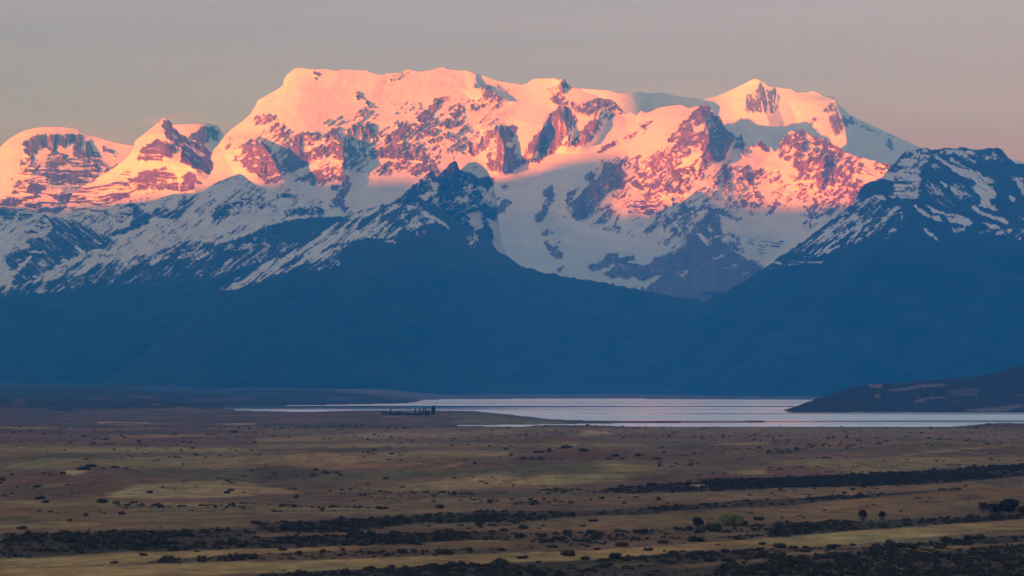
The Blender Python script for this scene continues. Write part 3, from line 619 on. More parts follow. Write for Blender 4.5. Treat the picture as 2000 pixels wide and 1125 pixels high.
# front left ridge, snow above dark scree
UP = '-200,200 760,200 700,418 650,425 600,424 560,432 520,450 470,470 420,480 360,494 320,507 240,532 150,554 60,566 -200,580'
GL = [('p', 'd', .14, UP),
      ('z13', 'e', .55, '0,130 160,150 190,240 60,260 0,240'), ('z13', 'h', .9, '0,150 130,160 160,210 60,245 0,220'), ('z13', 'h', .8, '160,300 200,180 330,180 350,210 240,280'),
      ('z13', 'd', .3, '0,280 260,260 380,230 200,380 0,500'), ('z13', 'h', .62, '230,400 400,250 520,290 470,340 330,420'), ('z13', 'd', .5, '130,500 200,520 210,570 120,560'),
      ('z13', 'e', .9, '430,210 560,240 760,260 860,320 1040,410 1130,450 1060,520 900,560 740,640 500,740 380,800 330,850 230,900 120,930 100,870 200,770 100,760 50,640 120,580 230,560 330,510 230,480 300,450 460,420 520,330 500,270'),
      ('z13', 'e', .7, '430,210 760,260 860,320 1040,410 1000,420 800,350 560,260'),
      ('z13', 's', .03, '280,570 440,555 440,585 290,590'), ('z13', 's', .05, '160,700 240,680 300,610 340,620 220,740 170,790 190,710'), ('z13', 's', .03, '740,520 780,510 850,580 830,590 790,560'),
      ('z13', 's', .05, '590,660 680,650 640,680'), ('z13', 's', .05, '370,690 400,680 500,710 480,720 400,705'), ('z13', 's', .05, '590,540 650,560 610,560'), ('z13', 's', .05, '380,770 410,750 400,800'),
      ('z13', 's', .2, '160,640 230,645 230,655 160,655'), ('z13', 's', .1, '890,450 1000,480 1020,500 960,490'), ('z13', 's', .2, '240,815 280,820 270,830'), ('z13', 's', .1, '320,810 350,800 350,825'),
      ('z13', 'd', .12, '400,860 700,690 900,590 850,580 720,650 560,740 330,830'),
      ('z13', 's', .9, '1120,380 1220,340 1320,260 1340,150 1260,90 1350,90 1440,170 1500,210 1480,290 1390,330 1250,400 1140,410'), ('z13', 's', .1, '1250,310 1310,270 1300,300'),
      ('z13', 'h', .55, '1040,190 1340,150 1330,180 1220,290 1050,210'), ('z13', 's', .7, '800,215 1030,185 1260,90 1300,92 1040,197 820,222'), ('z13', 's', .7, '1400,80 1470,90 1480,120 1420,110'),
      ('z13', 'h', .4, '900,290 1000,270 1000,340 900,320'), ('z13', 'h', .5, '1010,360 1120,360 1060,375'),
      ('z13', 'd', .62, '680,720 760,650 860,660 780,740 640,780'), ('z13', 'b', .5, '960,580 1160,600 1000,630'), ('z13', 'd', .35, '1250,540 1500,400 1480,450 1300,550'),
      ('z13', 'd', .62, '600,860 1000,700 1300,640 1688,560 1688,700 1300,740 1000,900 700,950'),
      ('z14', 'b', .8, '580,440 570,370 700,270 850,260 920,280 890,320 760,350 740,400 700,450 640,460 590,460'), ('z14', 'b', .62, '930,290 1060,220 1150,290 1250,330 1100,340 950,340'),
      ('z14', 'h', .6, '700,240 1000,240 940,270 750,260'), ('z14', 'h', .55, '0,310 100,280 180,300 120,340 0,340'), ('z14', 'd', .62, '20,360 210,330 330,380 200,440 100,450 0,420'),
      ('z14', 'h', .7, '10,250 180,228 170,245'), ('z14', 'd', .5, '220,300 300,220 420,220 330,290'), ('z14', 'd', .42, '380,380 560,250 640,270 560,380'), ('z14', 'h', .85, '1170,190 1250,200 1470,210 1340,245 1220,220'),
      ('z14', 's', .75, '920,110 1060,165 1030,165 930,130'), ('z14', 'd', .48, '600,490 830,380 900,390 740,480 640,530'), ('z14', 'd', .42, '560,640 950,500 900,560 640,650'), ('z14', 'd', .5, '700,170 900,150 980,190 860,190'),
      ('z14', 'b', .78, '1270,380 1400,350 1688,340 1688,400 1500,410 1370,430 1300,400'), ('z4', 'b', .75, '550,930 700,880 860,910 1030,870 1040,950 900,960 720,960 660,980'),
      ('z4', 's', .8, '830,725 1100,810 1360,935 1300,945 1130,860 930,770'),
      ('z14', 's', .97, '700,690 850,640 1100,540 1200,500 1400,460 1688,440 1800,470 1760,560 1688,600 1450,670 1320,690 1180,680 1050,640 960,690'),
      ('z14', 'd', .72, '0,800 260,680 560,680 700,690 960,690 1180,700 1400,680 1688,600 1688,900 1100,960 800,1000 0,1125'), ('z14', 'h', .62, '380,830 900,820 880,870 400,880'),
      ('z14', 'b', .7, '960,620 1060,620 1180,680 1330,690 1200,720 1000,700'), ('z14', 'd', .3, '0,840 280,790 330,790 180,860 0,860'),
      ('p', 'd', .86, '0,560 60,552 150,538 260,520 340,505 420,500 480,495 560,500 560,530 400,556 260,572 150,570 0,582'),
      ('p', 's', 1.0, '-200,584 60,580 150,576 260,578 340,570 400,560 460,552 500,545 560,535 760,520 760,800 -200,800'),
      ('p', 's', 1.0, '-200,784 60,782 150,560 260,560 340,552 400,545 460,538 500,532 560,522 760,500 760,800 -200,800')]
relief('streaked_snow_ridge', 'shaded ridge in front on the left, dark scree streaked with snow',
       cr('-260,410 -100,398 0,408 30,411 70,415 90,419 112,422 156,423 180,418 200,415 222,405 237,399 250,396 270,397 285,395 300,391 340,378 390,377 400,371 420,357 440,349 452,344 460,341 468,339 476,343 484,350 500,360 515,366 530,373 545,377 560,377 575,378 590,378 597,379 606,384 625,391 645,400 668,410 690,418 720,430 800,470',
          [(-260, 27500), (0, 27000), (150, 26500), (470, 25200), (690, 25000), (800, 24800)]),
       775, [(-260, 20500), (300, 19500), (800, 19500)],
       [(90, 120, [(90, 418, 0), (80, 450, 200), (70, 520, 120), (60, 580, 0)]), (160, 90, [(250, 396, 0), (235, 420, 150), (300, 470, 0)]),
        (200, 120, [(468, 339, 0), (440, 380, 160), (380, 450, 200), (330, 530, 0)]), (100, 160, [(597, 379, 0), (620, 400, 60), (560, 450, 120), (500, 540, 0)])],
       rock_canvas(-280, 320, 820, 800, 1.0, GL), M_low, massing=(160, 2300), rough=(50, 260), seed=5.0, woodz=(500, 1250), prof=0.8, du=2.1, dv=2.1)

# middle rock horns
ICE_HAZE = Canvas(600, 280, 1060, 660, 1, 0.0, 2.0)
ICE_HAZE.paint('p', [0.9], 6, '935,400 1060,380 1060,660 935,660')  # ice tint, also painting the glacier's thicker haze onto this nearer snow
MID = [('z5', 's', .02, '330,1000 430,900 560,770 700,680 780,630 790,650 700,720 600,800 500,890 400,960 340,1010'), ('z5', 's', .02, '660,920 800,860 780,940 740,980'),
       ('z5', 'b', .35, '820,760 880,770 860,850 900,960 920,1060 830,1125 800,1080 810,850'), ('z5', 'e', .35, '1110,740 1200,750 1400,800 1400,880 1530,1030 1650,980 1680,700 1688,1125 1500,1125 1380,950 1200,830'),
       ('z16', 's', .02, '600,110 650,70 760,60 880,130 940,230 800,240 700,180 610,160'), ('z16', 's', .92, '690,210 800,260 950,240 940,310 850,340 740,300'), ('z16', 's', .9, '640,190 700,190 760,300 680,260'),
       ('z16', 'b', .12, '960,230 1040,240 1100,320 1110,400 1030,470 960,530 870,480 860,380 960,330'), ('z16', 'b', .6, '990,270 1080,320 1090,380 1030,350'),
       ('z16', 'b', .88, '960,550 1000,470 1110,440 1100,520 1040,600 950,620 930,670 870,640 860,560'), ('z16', 's', .95, '380,230 555,70 600,180 590,330 500,400 400,300'),
       ('z16', 'b', .42, '600,260 700,300 850,400 900,520 820,560 640,560 560,440 620,380'), ('z16', 'e', .75, '640,400 850,360 850,440 700,480'), ('z16', 'b', .08, '700,600 800,560 850,650 840,740 760,780 690,690'),
       ('z16', 'b', .62, '430,430 640,480 680,700 560,660 450,560'), ('z16', 's', .02, '1110,420 1200,400 1200,1300 930,930 920,800 880,650 940,660 1050,600'), ('z16', 's', .95, '850,670 900,690 930,800 935,950 850,800'),
       ('z5', 'h', .12, '620,845 800,850 720,860'), ('z16', 's', .9, '750,115 775,140 760,145')]
relief('rock_horns', 'pair of dark rock horns standing before the glacier, left of its icefall',
       cr('640,470 700,440 740,412 758,400 775,386 800,362 822,343 832,337 837,334 839,330 844,331 848,333 849,341 854,344 859,339 866,332 872,328 876,322 882,315 889,313 893,317 895,325 898,332 905,326 915,318 930,316 940,322 947,327 955,339 961,354 966,375 970,398 972,425 976,450 981,476 991,503 1012,540',
          [(640, 25200), (840, 25000), (890, 24900), (960, 25500)]),
       [(640, 560), (860, 560), (1010, 620)], [(640, 24000), (1010, 24800)],
       [(60, 30, [(842, 332, 60), (840, 370, 260), (845, 420, 200), (850, 480, 0)]), (40, 40, [(888, 313, 60), (885, 350, 240), (890, 400, 200), (900, 450, 0)]),
        (60, 40, [(965, 350, 40), (985, 390, 150), (960, 430, 0)])],
       rock_canvas(620, 290, 1040, 640, 0.9, MID), M_low, massing=(80, 1200), rough=(110, 260), seed=6.0, icepoly=ICE_HAZE)

# front centre slope
FC = [('z15', 'd', .4, '0,900 0,700 140,560 290,470 400,420 500,400 640,340 740,320 900,290 980,290 940,400 960,480 920,600 870,670 600,640 480,690 350,770 280,860 60,900'),
      ('z15', 'd', .12, '240,610 460,480 560,460 500,560 640,600 460,660 330,690 250,690 120,720'), ('z15', 'd', .15, '460,400 740,320 640,420 500,420'),
      ('z15', 'd', .9, '350,560 470,440 530,430 420,530'), ('z15', 'd', .82, '510,530 620,440 760,320 800,340 640,470 540,550'), ('z15', 'd', .78, '430,630 540,570 470,620'),
      ('z15', 'd', .6, '700,420 900,340 960,400 900,560 700,640 640,600 800,520'), ('z15', 'b', .72, '940,290 1100,250 1120,320 1300,440 1430,530 1400,540 1250,460 1180,600 1100,610 950,520 930,420'),
      ('z15', 'e', .3, '1080,330 1100,330 1440,530 1420,540 1200,430'), ('z15', 'b', .4, '1600,640 1690,590 1688,640 1620,680'), ('z15', 'b', .6, '1580,660 1688,620 1688,720 1600,720'),
      ('z15', 'd', .78, '0,920 300,850 350,900 200,960 0,1000'), ('z15', 'h', .7, '600,640 900,660 940,690 640,670'), ('p', 'd', .55, '420,565 520,510 600,480 600,520 540,540 450,570'),
      ('p', 'd', .5, '520,515 600,478 640,470 600,500 540,530')]
relief('wooded_front_slope', 'long dark blue wooded slope in the centre, its left shoulder streaked with snow',
       cr('150,775 220,735 280,690 340,640 400,585 440,556 480,535 510,518 540,500 575,480 600,466 620,458 637,450 650,440 663,432 690,418 705,411 722,407 735,404 746,400 760,402 775,397 790,392 805,388 815,392 828,400 840,396 850,402 864,409 878,421 892,431 905,439 915,447 925,451 935,447 945,449 952,462 960,477 975,491 988,499 1000,507 1020,519 1040,525 1060,531 1080,535 1100,539 1125,543 1150,547 1180,552 1200,556 1230,562 1260,568 1300,575 1370,588 1430,598 1520,615 1650,640 1800,680',
          [(150, 19500), (340, 21000), (700, 22800), (860, 22800), (960, 22500), (1100, 22000), (1400, 20500), (1800, 19800)]),
       776, [(150, 18200), (340, 17800), (1000, 17600), (1800, 17800)],
       [(160, 160, [(830, 396, 0), (820, 450, 200), (800, 550, 200), (790, 700, 0)]), (160, 200, [(930, 450, 0), (960, 520, 200), (1000, 620, 150), (1020, 740, 0)]), (140, 120, [(600, 480, 100), (560, 560, 180), (520, 660, 0)])],
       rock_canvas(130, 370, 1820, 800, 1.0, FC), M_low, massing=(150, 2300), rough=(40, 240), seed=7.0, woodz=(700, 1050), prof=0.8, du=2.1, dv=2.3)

# right mountain
RT = [('z19', 'h', .35, '510,130 720,110 770,150 700,250 650,300 640,380 670,430 640,610 470,620 350,600 340,560 400,520 380,450 300,410 230,420 210,400 330,330 440,240 480,180'),
      ('z19', 'd', .8, '500,400 620,240 700,260 600,330 520,400'), ('z19', 'e', .3, '770,150 960,110 1200,130 1240,260 1150,230 1000,150'), ('z19', 'b', .6, '500,130 560,130 600,200 500,190'),
      ('z19', 'e', .12, '780,160 840,190 1040,300 1160,310 1300,380 1440,440 1300,440 1370,480 1420,590 1330,620 1400,700 1490,725 1380,720 1250,680 1260,590 1140,500 1200,490 1200,420 1040,370 960,310 830,220'),
      ('z19', 'e', .45, '740,300 830,230 900,300 820,320'), ('z19', 'e', .12, '940,190 1140,290 1100,300 960,230'), ('z19', 'b', .78, '1200,120 1360,95 1500,180 1530,230 1450,200 1250,250'), ('z19', 's', .97, '1370,90 1440,95 1520,210 1420,180'),
      ('z19', 'e', .15, '830,430 900,440 920,480 890,490'), ('z19', 'e', .35, '930,440 1080,480 1100,540 1240,600 1200,620 1060,560 1080,660 1020,600'), ('z19', 's', .05, '570,670 600,660 690,720 740,760 870,790 870,820 780,810 640,740'),
      ('z19', 's', .05, '680,650 720,650 800,720 1100,780 1090,795 920,770 780,740'), ('z19', 's', .05, '930,790 1100,790 1200,850 1100,870 920,820'), ('z19', 's', .05, '1140,670 1200,680 1300,750 1480,800 1550,865 1400,820 1260,770'),
      ('z19', 's', .05, '1250,830 1450,880 1440,910 1350,910'), ('z19', 's', .15, '660,890 690,900 860,1025 820,1020 720,950'), ('z19', 's', .05, '1540,550 1610,600 1600,640 1560,620'), ('z19', 'e', .12, '1560,390 1688,400 1688,570 1640,500'),
      ('z19', 's', .1, '1590,735 1688,810 1688,825'), ('z19', 'b', .2, '1605,970 1650,990 1650,1020 1610,1000'), ('z19', 'd', .25, '290,990 350,910 410,900 410,930 350,980'), ('z19', 'b', .6, '960,900 1100,890 1100,940 980,930'), ('z19', 'b', .68, '1240,920 1688,900 1688,980 1240,950'),
      ('z19', 'e', .75, '700,390 900,520 1000,700 900,680 700,520'), ('z19', 'd', .68, '0,600 170,550 310,570 250,700 500,680 490,800 350,850 200,950 0,1050'), ('z19', 'e', .2, '170,555 300,570 300,620 220,600'),
      ('z19', 'd', .2, '240,820 440,680 430,700 270,820'), ('z19', 'd', .2, '80,910 220,850 200,880 90,925'), ('z19', 's', 1.0, '0,540 60,430 200,420 390,440 380,520 300,560 170,550 0,600'),
      ('z12', 'd', .62, '300,500 740,200 830,70 1030,130 1000,300 850,450 640,530 400,580'), ('z12', 'd', .12, '310,500 560,350 760,240 600,350 450,430'), ('z12', 's', .12, '440,432 520,428 690,358 545,438'),
      ('z12', 's', .12, '630,530 820,430 785,462 660,532'), ('z12', 's', .15, '850,440 980,340 960,370 880,432'), ('z12', 's', .15, '390,572 470,530 465,540'), ('z12', 's', .15, '500,545 590,500 590,510'),
      ('z12', 'h', .82, '0,540 300,500 600,600 600,660 0,700'), ('z12', 'd', .35, '750,150 850,60 1050,130 960,130 860,90'), ('z12', 'd', .2, '1050,270 1190,200 1170,220 1080,275'), ('z12', 'd', .2, '1260,150 1440,20 1400,80 1280,150'),
      ('z12', 'd', .2, '1280,360 1340,290 1320,350'), ('z12', 'b', .2, '1340,260 1410,270 1400,290 1350,280')]
relief('dark_shoulder_mountain', 'dark snow-flecked mountain on the right, wholly in shade',
       cr('1130,770 1200,715 1260,665 1320,622 1372,592 1400,578 1430,562 1455,547 1480,532 1505,514 1530,497 1555,480 1580,463 1597,450 1610,440 1625,429 1640,418 1653,409 1665,400 1671,390 1676,378 1683,366 1690,359 1702,354 1715,351 1724,344 1732,334 1742,324 1750,316 1757,306 1763,299 1770,295 1778,293 1792,292 1804,290 1812,288 1820,292 1830,292 1845,290 1860,288 1880,289 1900,291 1915,291 1928,290 1938,288 1950,287 1957,291 1963,300 1968,309 1976,314 1986,319 2000,320 2020,330 2060,345 2120,365 2200,400 2400,470',
          [(1130, 18600), (1260, 19500), (1500, 20500), (1800, 22000), (2000, 22000), (2400, 22000)]),
       774, [(1130, 18100), (1260, 18000), (1500, 17000), (2400, 16500)],
       [(70, 70, [(1800, 291, 0), (1798, 330, 260), (1795, 390, 300), (1770, 440, 200), (1740, 560, 100), (1740, 650, 0)]), (100, 120, [(1945, 288, 0), (1960, 350, 160), (1990, 450, 160), (2000, 600, 0)]),
        (90, 60, [(1690, 360, 0), (1680, 400, 120), (1600, 480, 120), (1540, 540, 0)])],
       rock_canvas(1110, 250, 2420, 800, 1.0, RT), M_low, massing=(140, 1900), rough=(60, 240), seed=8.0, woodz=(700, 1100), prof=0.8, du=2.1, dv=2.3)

# low wooded hill on the right shore
HILLC = rock_canvas(1500, 660, 2400, 840, 1.0, [('z19', 's', 1.0, '0,0 1,0 1,1')])
# ------------------------------------------------------------------ range behind the camera whose shade covers the plain
def eastern_range():
    tab = [(-30, 1900), (-24, 1960), (-21.5, 1960), (-20.5, 1950), (-19.8, 2020), (-18.9, 2040), (-18.2, 2130), (-17.9, 2160), (-17.5, 2330), (-17.2, 2440), (-16.9, 2300), (-16.6, 1880),
           (-16.3, 1780), (-15.7, 1880), (-14.9, 1850), (-14.4, 1900), (-14, 2010), (-13, 2150), (-12, 2200), (-10, 2200), (-6, 2100), (0, 2000), (10, 2000), (16, 1900)]
    tp, tz = zip(*tab)
    L0, L1 = -16.0, 23.0
    c, s = math.cos(SUN_AZ), math.sin(SUN_AZ)
    p = np.arange(-30, 16.01, 0.1)
    Zc = np.interp(p, tp, tz) + (L1 - L0) * 1000 * math.tan(SUN_EL)
    Zc = Zc + (fbm(p * 1.3, p * 0, p * 0 + 2, 4) - 0.5) * 90
    l = np.linspace(-5.5, 5.5, 45)[:, None]
    P = np.repeat(p[None], 45, 0); Lk = np.repeat(l, len(p), 1)
    fall = 1 - np.abs(Lk) / 5.5
    Z = Zc[None] * fall ** 1.15
    Z = Z + (ridged(P * 0.7, Lk * 0.7, P * 0 + 1, 4) - 0.6) * 500 * (4 * fall * (1 - fall)) - 10
    Lw = Lk + L0
    X = (P * c + Lw * s) * 1000; Y = (-P * s + Lw * c) * 1000
    r = sstep(0.35, 0.65, fbm(P * 2, Lk * 2, P * 0 + 5, 4) + (1500 - Z) / 3000)
    me = grid_mesh('eastern_range', X, Y, Z, {'rock': r, 'wood': sstep(1100, 700, Z), 'ice': r * 0}, True, M_low)
    tag(link(bpy.data.objects.new('eastern_range', me)), 'long mountain range behind the viewer that shades the plain', 'mountain', None, 'structure')
eastern_range()

# ------------------------------------------------------------------ air
def haze():
    me = bpy.data.meshes.new('haze')
    x0, x1, y0, y1, z0, z1 = -44000, 26000, -33000, 50000, -25, 4600
    vs = [(x, y, z) for z in (z0, z1) for y in (y0, y1) for x in (x0, x1)]
    me.from_pydata(vs, [], [(0, 2, 3, 1), (4, 5, 7, 6), (0, 1, 5, 4), (2, 6, 7, 3), (0, 4, 6, 2), (1, 3, 7, 5)])
    m = bpy.data.materials.new('haze_air'); m.use_nodes = True
    nt = m.node_tree
    for n in list(nt.nodes):
        nt.nodes.remove(n)
    out = nt.nodes.new('ShaderNodeOutputMaterial')
    v = nt.nodes.new('ShaderNodeVolumePrincipled')
    v.inputs['Color'].default_value = HAZE_COLOR
    v.inputs['Absorption Color'].default_value = (1, 1, 1, 1)
    v.inputs['Density'].default_value = HAZE_DENSITY
    v.inputs['Anisotropy'].default_value = 0.0
    nt.links.new(v.outputs[0], out.inputs['Volume'])
    me.materials.append(m)
    tag(link(bpy.data.objects.new('haze', me)), 'blue morning haze filling the whole valley', 'haze', None, 'stuff')
HAZE_COLOR = (0.02, 0.36, 1.0, 1)
HAZE_DENSITY = 1.4 / 28000
haze()
# ------------------------------------------------------------------ plain, shores, lake
LANDP = '-3200,1600 -3200,700 -400,700 -400,800 0,800 180,800 300,799 400,800.5 460,803 560,806 640,806.5 690,803.5 760,803 820,803.5 900,804.5 930,806 960,810 1000,813.5 1040,817 1080,821.5 1200,824.5 1330,824.5 1500,823.8 1490,825.2 1330,826 1200,827 1090,828.5 1000,829.8 900,830.5 880,832.5 893,834 960,835.2 1020,836.5 1040,834 1080,832 1140,834 1240,836.5 1400,836.3 1600,837 1750,836.5 1860,836 1900,833 1930,829.5 1960,828.5 2000,829.5 2040,833 2200,836 5200,836 5200,1600'
FARP = '-3200,800 -3200,600 5200,600 5200,779.5 2400,780 1500,779.3 1100,778.8 900,779.2 830,780.5 812,785 790,787.5 760,788.5 700,789.5 640,791 560,792 480,793.5 430,795 380,797 300,798 0,799'

LAND = Canvas(-3300, 740, 5300, 1500, 1, 0.0, 1.0)
LAND.paint('p', [1.0], 0, LANDP); LAND.paint('p', [1.0], 0, FARP)

# ground colours (painted in the plain's own layout): straw, brown, olive; last channel = scrub cover
GOLD, STRAW, BROWN, RED, OLIVE, PALE, DARK = (0.28, 0.20, 0.10), (0.27, 0.215, 0.115), (0.145, 0.10, 0.068), (0.125, 0.072, 0.052), (0.115, 0.10, 0.052), (0.42, 0.34, 0.20), (0.07, 0.058, 0.042)
GC = Canvas(-700, 740, 2700, 1500, 4, (*BROWN, 0.035), 1.0)
def gp(frame, text, col=None, scrub=None, feather=3, alpha=1.0):
    P = poly(frame, text)
    base = None
    r = max(int(feather + 0.5), 0)
    m = 4 * r + 2
    f = fill(P, GC.W, GC.H, GC.u0, GC.v0, GC.sc)
    if f is None:
        return
    x0, x1, y0, y1, k = f
    X0, X1, Y0, Y1 = max(x0 - m, 0), min(x1 + m, GC.W), max(y0 - m, 0), min(y1 + m, GC.H)
    w = np.zeros((Y1 - Y0, X1 - X0), np.float32)
    w[y0 - Y0:y1 - Y0, x0 - X0:x1 - X0] = k
    w = box1(box1(box1(box1(w, 3 * r, 1), 3 * r, 1), max(r // 2, 0), 0), max(r // 2, 0), 0)[..., None]
    A = GC.a[Y0:Y1, X0:X1]
    if col is not None:
        A[..., :3] = A[..., :3] * (1 - w * alpha) + np.array(col, np.float32) * w * alpha
    if scrub is not None:
        A[..., 3:] = A[..., 3:] * (1 - w) + scrub * w

# far ground, purple brown
gp('p', '-700,740 2700,740 2700,834 900,834 500,836 0,838 -700,838', (0.085, 0.072, 0.072), 0.06, 4)
gp('p', '-700,740 620,760 810,780 800,790 380,797 -700,800', (0.016, 0.024, 0.026), 0.2, 2)
gp('p', '640,776 810,778 900,779 640,781', (0.06, 0.05, 0.05), None, 1)
gp('p', '830,768 2700,770 2700,779 830,779', (0.07, 0.055, 0.055), None, 1)
gp('g1', '0,315 400,318 400,322 0,320', (0.33, 0.27, 0.2), None, 1); gp('g1', '530,288 810,290 810,296 700,308 540,300', (0.3, 0.22, 0.17), None, 1)
gp('g1', '560,296 800,297 700,304 570,301', DARK, None, 0); gp('g1', '1389,296 800,300 1389,304', (0.28, 0.22, 0.18), None, 1)
gp('g1', '850,215 1050,212 1140,232 900,236', (0.12, 0.09, 0.08), None, 1); gp('g1', '800,245 1080,235 1389,250 1389,290 1060,305 860,290', (0.09, 0.07, 0.068), 0.25, 2)
gp('g1', '600,350 1389,352 1389,360 600,384', (0.27, 0.18, 0.11), None, 1); gp('g1', '780,185 960,205 1100,215 820,195', (0.1, 0.08, 0.08), None, 1)
gp('g2', '0,240 460,240 700,246 1000,248 1080,258 800,300 0,296', (0.115, 0.078, 0.068), 0.12, 2); gp('g2', '920,245 1080,245 1389,262 1389,300 1000,300 1150,270', (0.13, 0.135, 0.075), 0.03, 2)
gp('g3', '0,268 120,280 300,290 300,300 0,304', (0.13, 0.13, 0.08), None, 1); gp('g2', '0,300 600,302 970,308 900,314 600,322 300,330 0,312', (0.08, 0.066, 0.062), 0.1, 1)
gp('g2', '680,256 900,256 800,262 680,262', (0.24, 0.17, 0.12), None, 0)
# plain
gp('p', '-700,836 2700,836 2700,850 -700,848', (0.16, 0.115, 0.085), 0.03, 2)
gp('g1', '0,330 1389,335 1389,352 0,360', (0.10, 0.07, 0.065), 0.03, 2); gp('g1', '0,362 1389,375 1389,410 0,415', RED, 0.02, 3, 0.7); gp('g1', '0,416 700,425 1389,432 1389,452 600,458 0,452', STRAW, 0.02, 2, 0.75)
gp('g1', '0,462 300,465 700,462 800,470 500,492 0,492', OLIVE, 0.02, 2, 0.8); gp('g1', '0,500 1389,470 1389,540 0,540', STRAW, 0.03, 4, 0.5)
gp('g1', '0,585 200,555 500,530 900,545 1000,560 700,640 600,690 400,705 0,712', RED, 0.05, 4, 0.75); gp('g1', '600,575 900,545 1389,555 1389,600 1000,600 640,600', OLIVE, 0.05, 3, 0.8)
gp('g1', '310,560 420,545 480,560 400,580', PALE, 0.02, 1, 0.7); gp('g1', '600,680 720,640 900,615 1200,605 1389,620 1389,690 1100,700 800,705 600,700', PALE, 0.04, 3, 0.55)
gp('g1', '230,632 350,620 370,635 250,645', GOLD, 0.02, 1, 0.7); gp('g1', '0,715 600,715 1389,735 1389,750 0,745', STRAW, 0.06, 2, 0.5)
gp('g1', '400,718 700,715 900,738 1389,735 1389,757 700,757', None, 0.45, 1)
gp('g1', '0,750 700,760 1389,765 1389,850 900,860 0,880', (0.17, 0.11, 0.065), 0.03, 3); gp('g1', '0,800 500,795 900,800 700,820 0,830', OLIVE, 0.03, 2, 0.6); gp('g1', '0,845 300,832 600,840 300,862 0,870', STRAW, 0.02, 2, 0.6)
gp('g1', '0,900 600,882 1389,868 1389,975 900,1000 700,990 300,1022 0,1040', (0.05, 0.038, 0.027), 0.93, 2); gp('g1', '900,925 1389,915 1389,935 900,945', None, 0.5, 1)
gp('g1', '0,1030 150,1030 500,1010 700,1000 1000,990 1389,980 1389,1005 1130,1020 900,1050 740,1060 0,1085', GOLD, 0.01, 2); gp('g1', '740,1055 1000,1030 1389,1005 1389,1040 1000,1058 760,1066', (0.1, 0.075, 0.04), 0.75, 1)
gp('g1', '0,1085 550,1070 1389,1045 1389,1108 1000,1125 0,1300', GOLD, 0.0, 2); gp('g1', '0,1076 700,1066 700,1072 0,1084', OLIVE, 0.05, 1, 0.7)
gp('g1', '-2000,1060 0,1085 0,1300 -2000,1300', GOLD, 0.0, 2)
gp('g2', '0,380 600,350 1389,335 1389,360 600,385 0,405', STRAW, 0.02, 2, 0.6); gp('g2', '0,412 1389,400 1389,420 0,440', STRAW, 0.02, 2, 0.6); gp('g2', '0,435 400,430 850,436 500,450 0,448', RED, 0.03, 1, 0.6)
gp('g2', '0,470 700,452 1389,440 1389,475 800,490 300,520 0,520', STRAW, 0.02, 3, 0.65); gp('g2', '280,505 900,510 1000,520 500,545 280,540', (0.24, 0.15, 0.10), 0.02, 2, 0.7); gp('g2', '960,545 1130,505 1180,500 1050,540', (0.3, 0.2, 0.11), 0.03, 1, 0.8)
gp('g2', '0,535 200,535 460,560 300,600 0,620', (0.085, 0.066, 0.045), 0.15, 3, 0.9); gp('g2', '100,640 500,580 850,550 1389,540 1389,575 900,590 500,620 250,655', OLIVE, 0.03, 3, 0.85)
gp('g2', '300,665 900,615 1389,565 1389,640 900,665', STRAW, 0.04, 4, 0.75); gp('g2', '0,640 100,645 250,672 0,680', PALE, 0.02, 2, 0.6); gp('g2', '1130,580 1389,560 1389,620 1200,620', PALE, 0.05, 4, 0.3)
gp('g2', '300,690 1389,660 1389,700 800,720 300,715', (0.13, 0.085, 0.058), 0.12, 3, 0.8); gp('g2', '900,680 1389,668 1389,690 1000,697', None, 0.45, 1); gp('g2', '0,748 1389,765 1200,775 700,790 0,800', (0.22, 0.14, 0.075), 0.04, 2, 0.85)
gp('g2', '100,740 480,745 750,758 500,758 110,753', None, 0.6, 1); gp('g2', '900,700 1389,695 1389,720 1100,740 900,730', STRAW, 0.08, 2, 0.4)
gp('g2', '0,838 400,822 700,808 1200,775 1389,775 1389,835 900,838 500,890 0,890', (0.05, 0.038, 0.028), 0.85, 2); gp('g2', '850,870 1000,850 1389,840 1389,875 1000,890', (0.15, 0.095, 0.055), 0.25, 2)
gp('g2', '130,905 400,893 650,885 600,895 200,920', (0.2, 0.12, 0.06), 0.05, 1); gp('g2', '0,918 500,900 1389,880 1389,930 900,955 500,960 300,972 0,978', (0.05, 0.038, 0.027), 0.85, 2)
gp('g2', '900,945 1200,930 1389,935 1200,945 960,955', (0.24, 0.16, 0.08), 0.05, 1); gp('g2', '0,982 300,970 600,960 655,964 500,982 250,990 0,1005', GOLD, 0.01, 1)
gp('g2', '0,1005 550,985 900,985 1389,975 1389,998 900,1015 500,1030 0,1045', (0.1, 0.065, 0.042), 0.55, 1)
gp('g2', '0,1050 500,1034 900,1018 1389,998 1389,1050 1000,1066 600,1086 0,1112', GOLD, 0.0, 1); gp('g2', '0,1115 600,1086 1000,1068 1389,1052 1389,1300 0,1300', (0.045, 0.036, 0.025), 0.95, 1)
gp('g3', '0,320 250,322 500,322 1389,325 1389,345 0,340', (0.19, 0.14, 0.10), 0.03, 2); gp('g3', '290,366 420,338 500,340 545,352 420,372', PALE, 0.01, 1, 0.75); gp('g3', '0,360 600,360 800,365 400,385 0,385', RED, 0.02, 2, 0.6)
gp('g3', '0,405 600,400 1000,415 600,425 0,425', STRAW, 0.02, 2, 0.5); gp('g3', '1050,415 1389,392 1389,410', STRAW, 0.02, 1, 0.8); gp('g3', '0,480 200,440 450,445 950,495 600,505 0,520', (0.11, 0.066, 0.05), 0.18, 3, 0.9)
gp('g3', '0,520 250,500 500,500 420,560 0,565', OLIVE, 0.02, 4, 0.9); gp('g3', '500,500 650,505 900,530 700,560 480,560', (0.24, 0.2, 0.1), 0.03, 4, 0.8); gp('g3', '0,600 220,575 600,575 660,600 400,620 200,632 0,632', (0.3, 0.24, 0.125), 0.03, 3, 0.85)
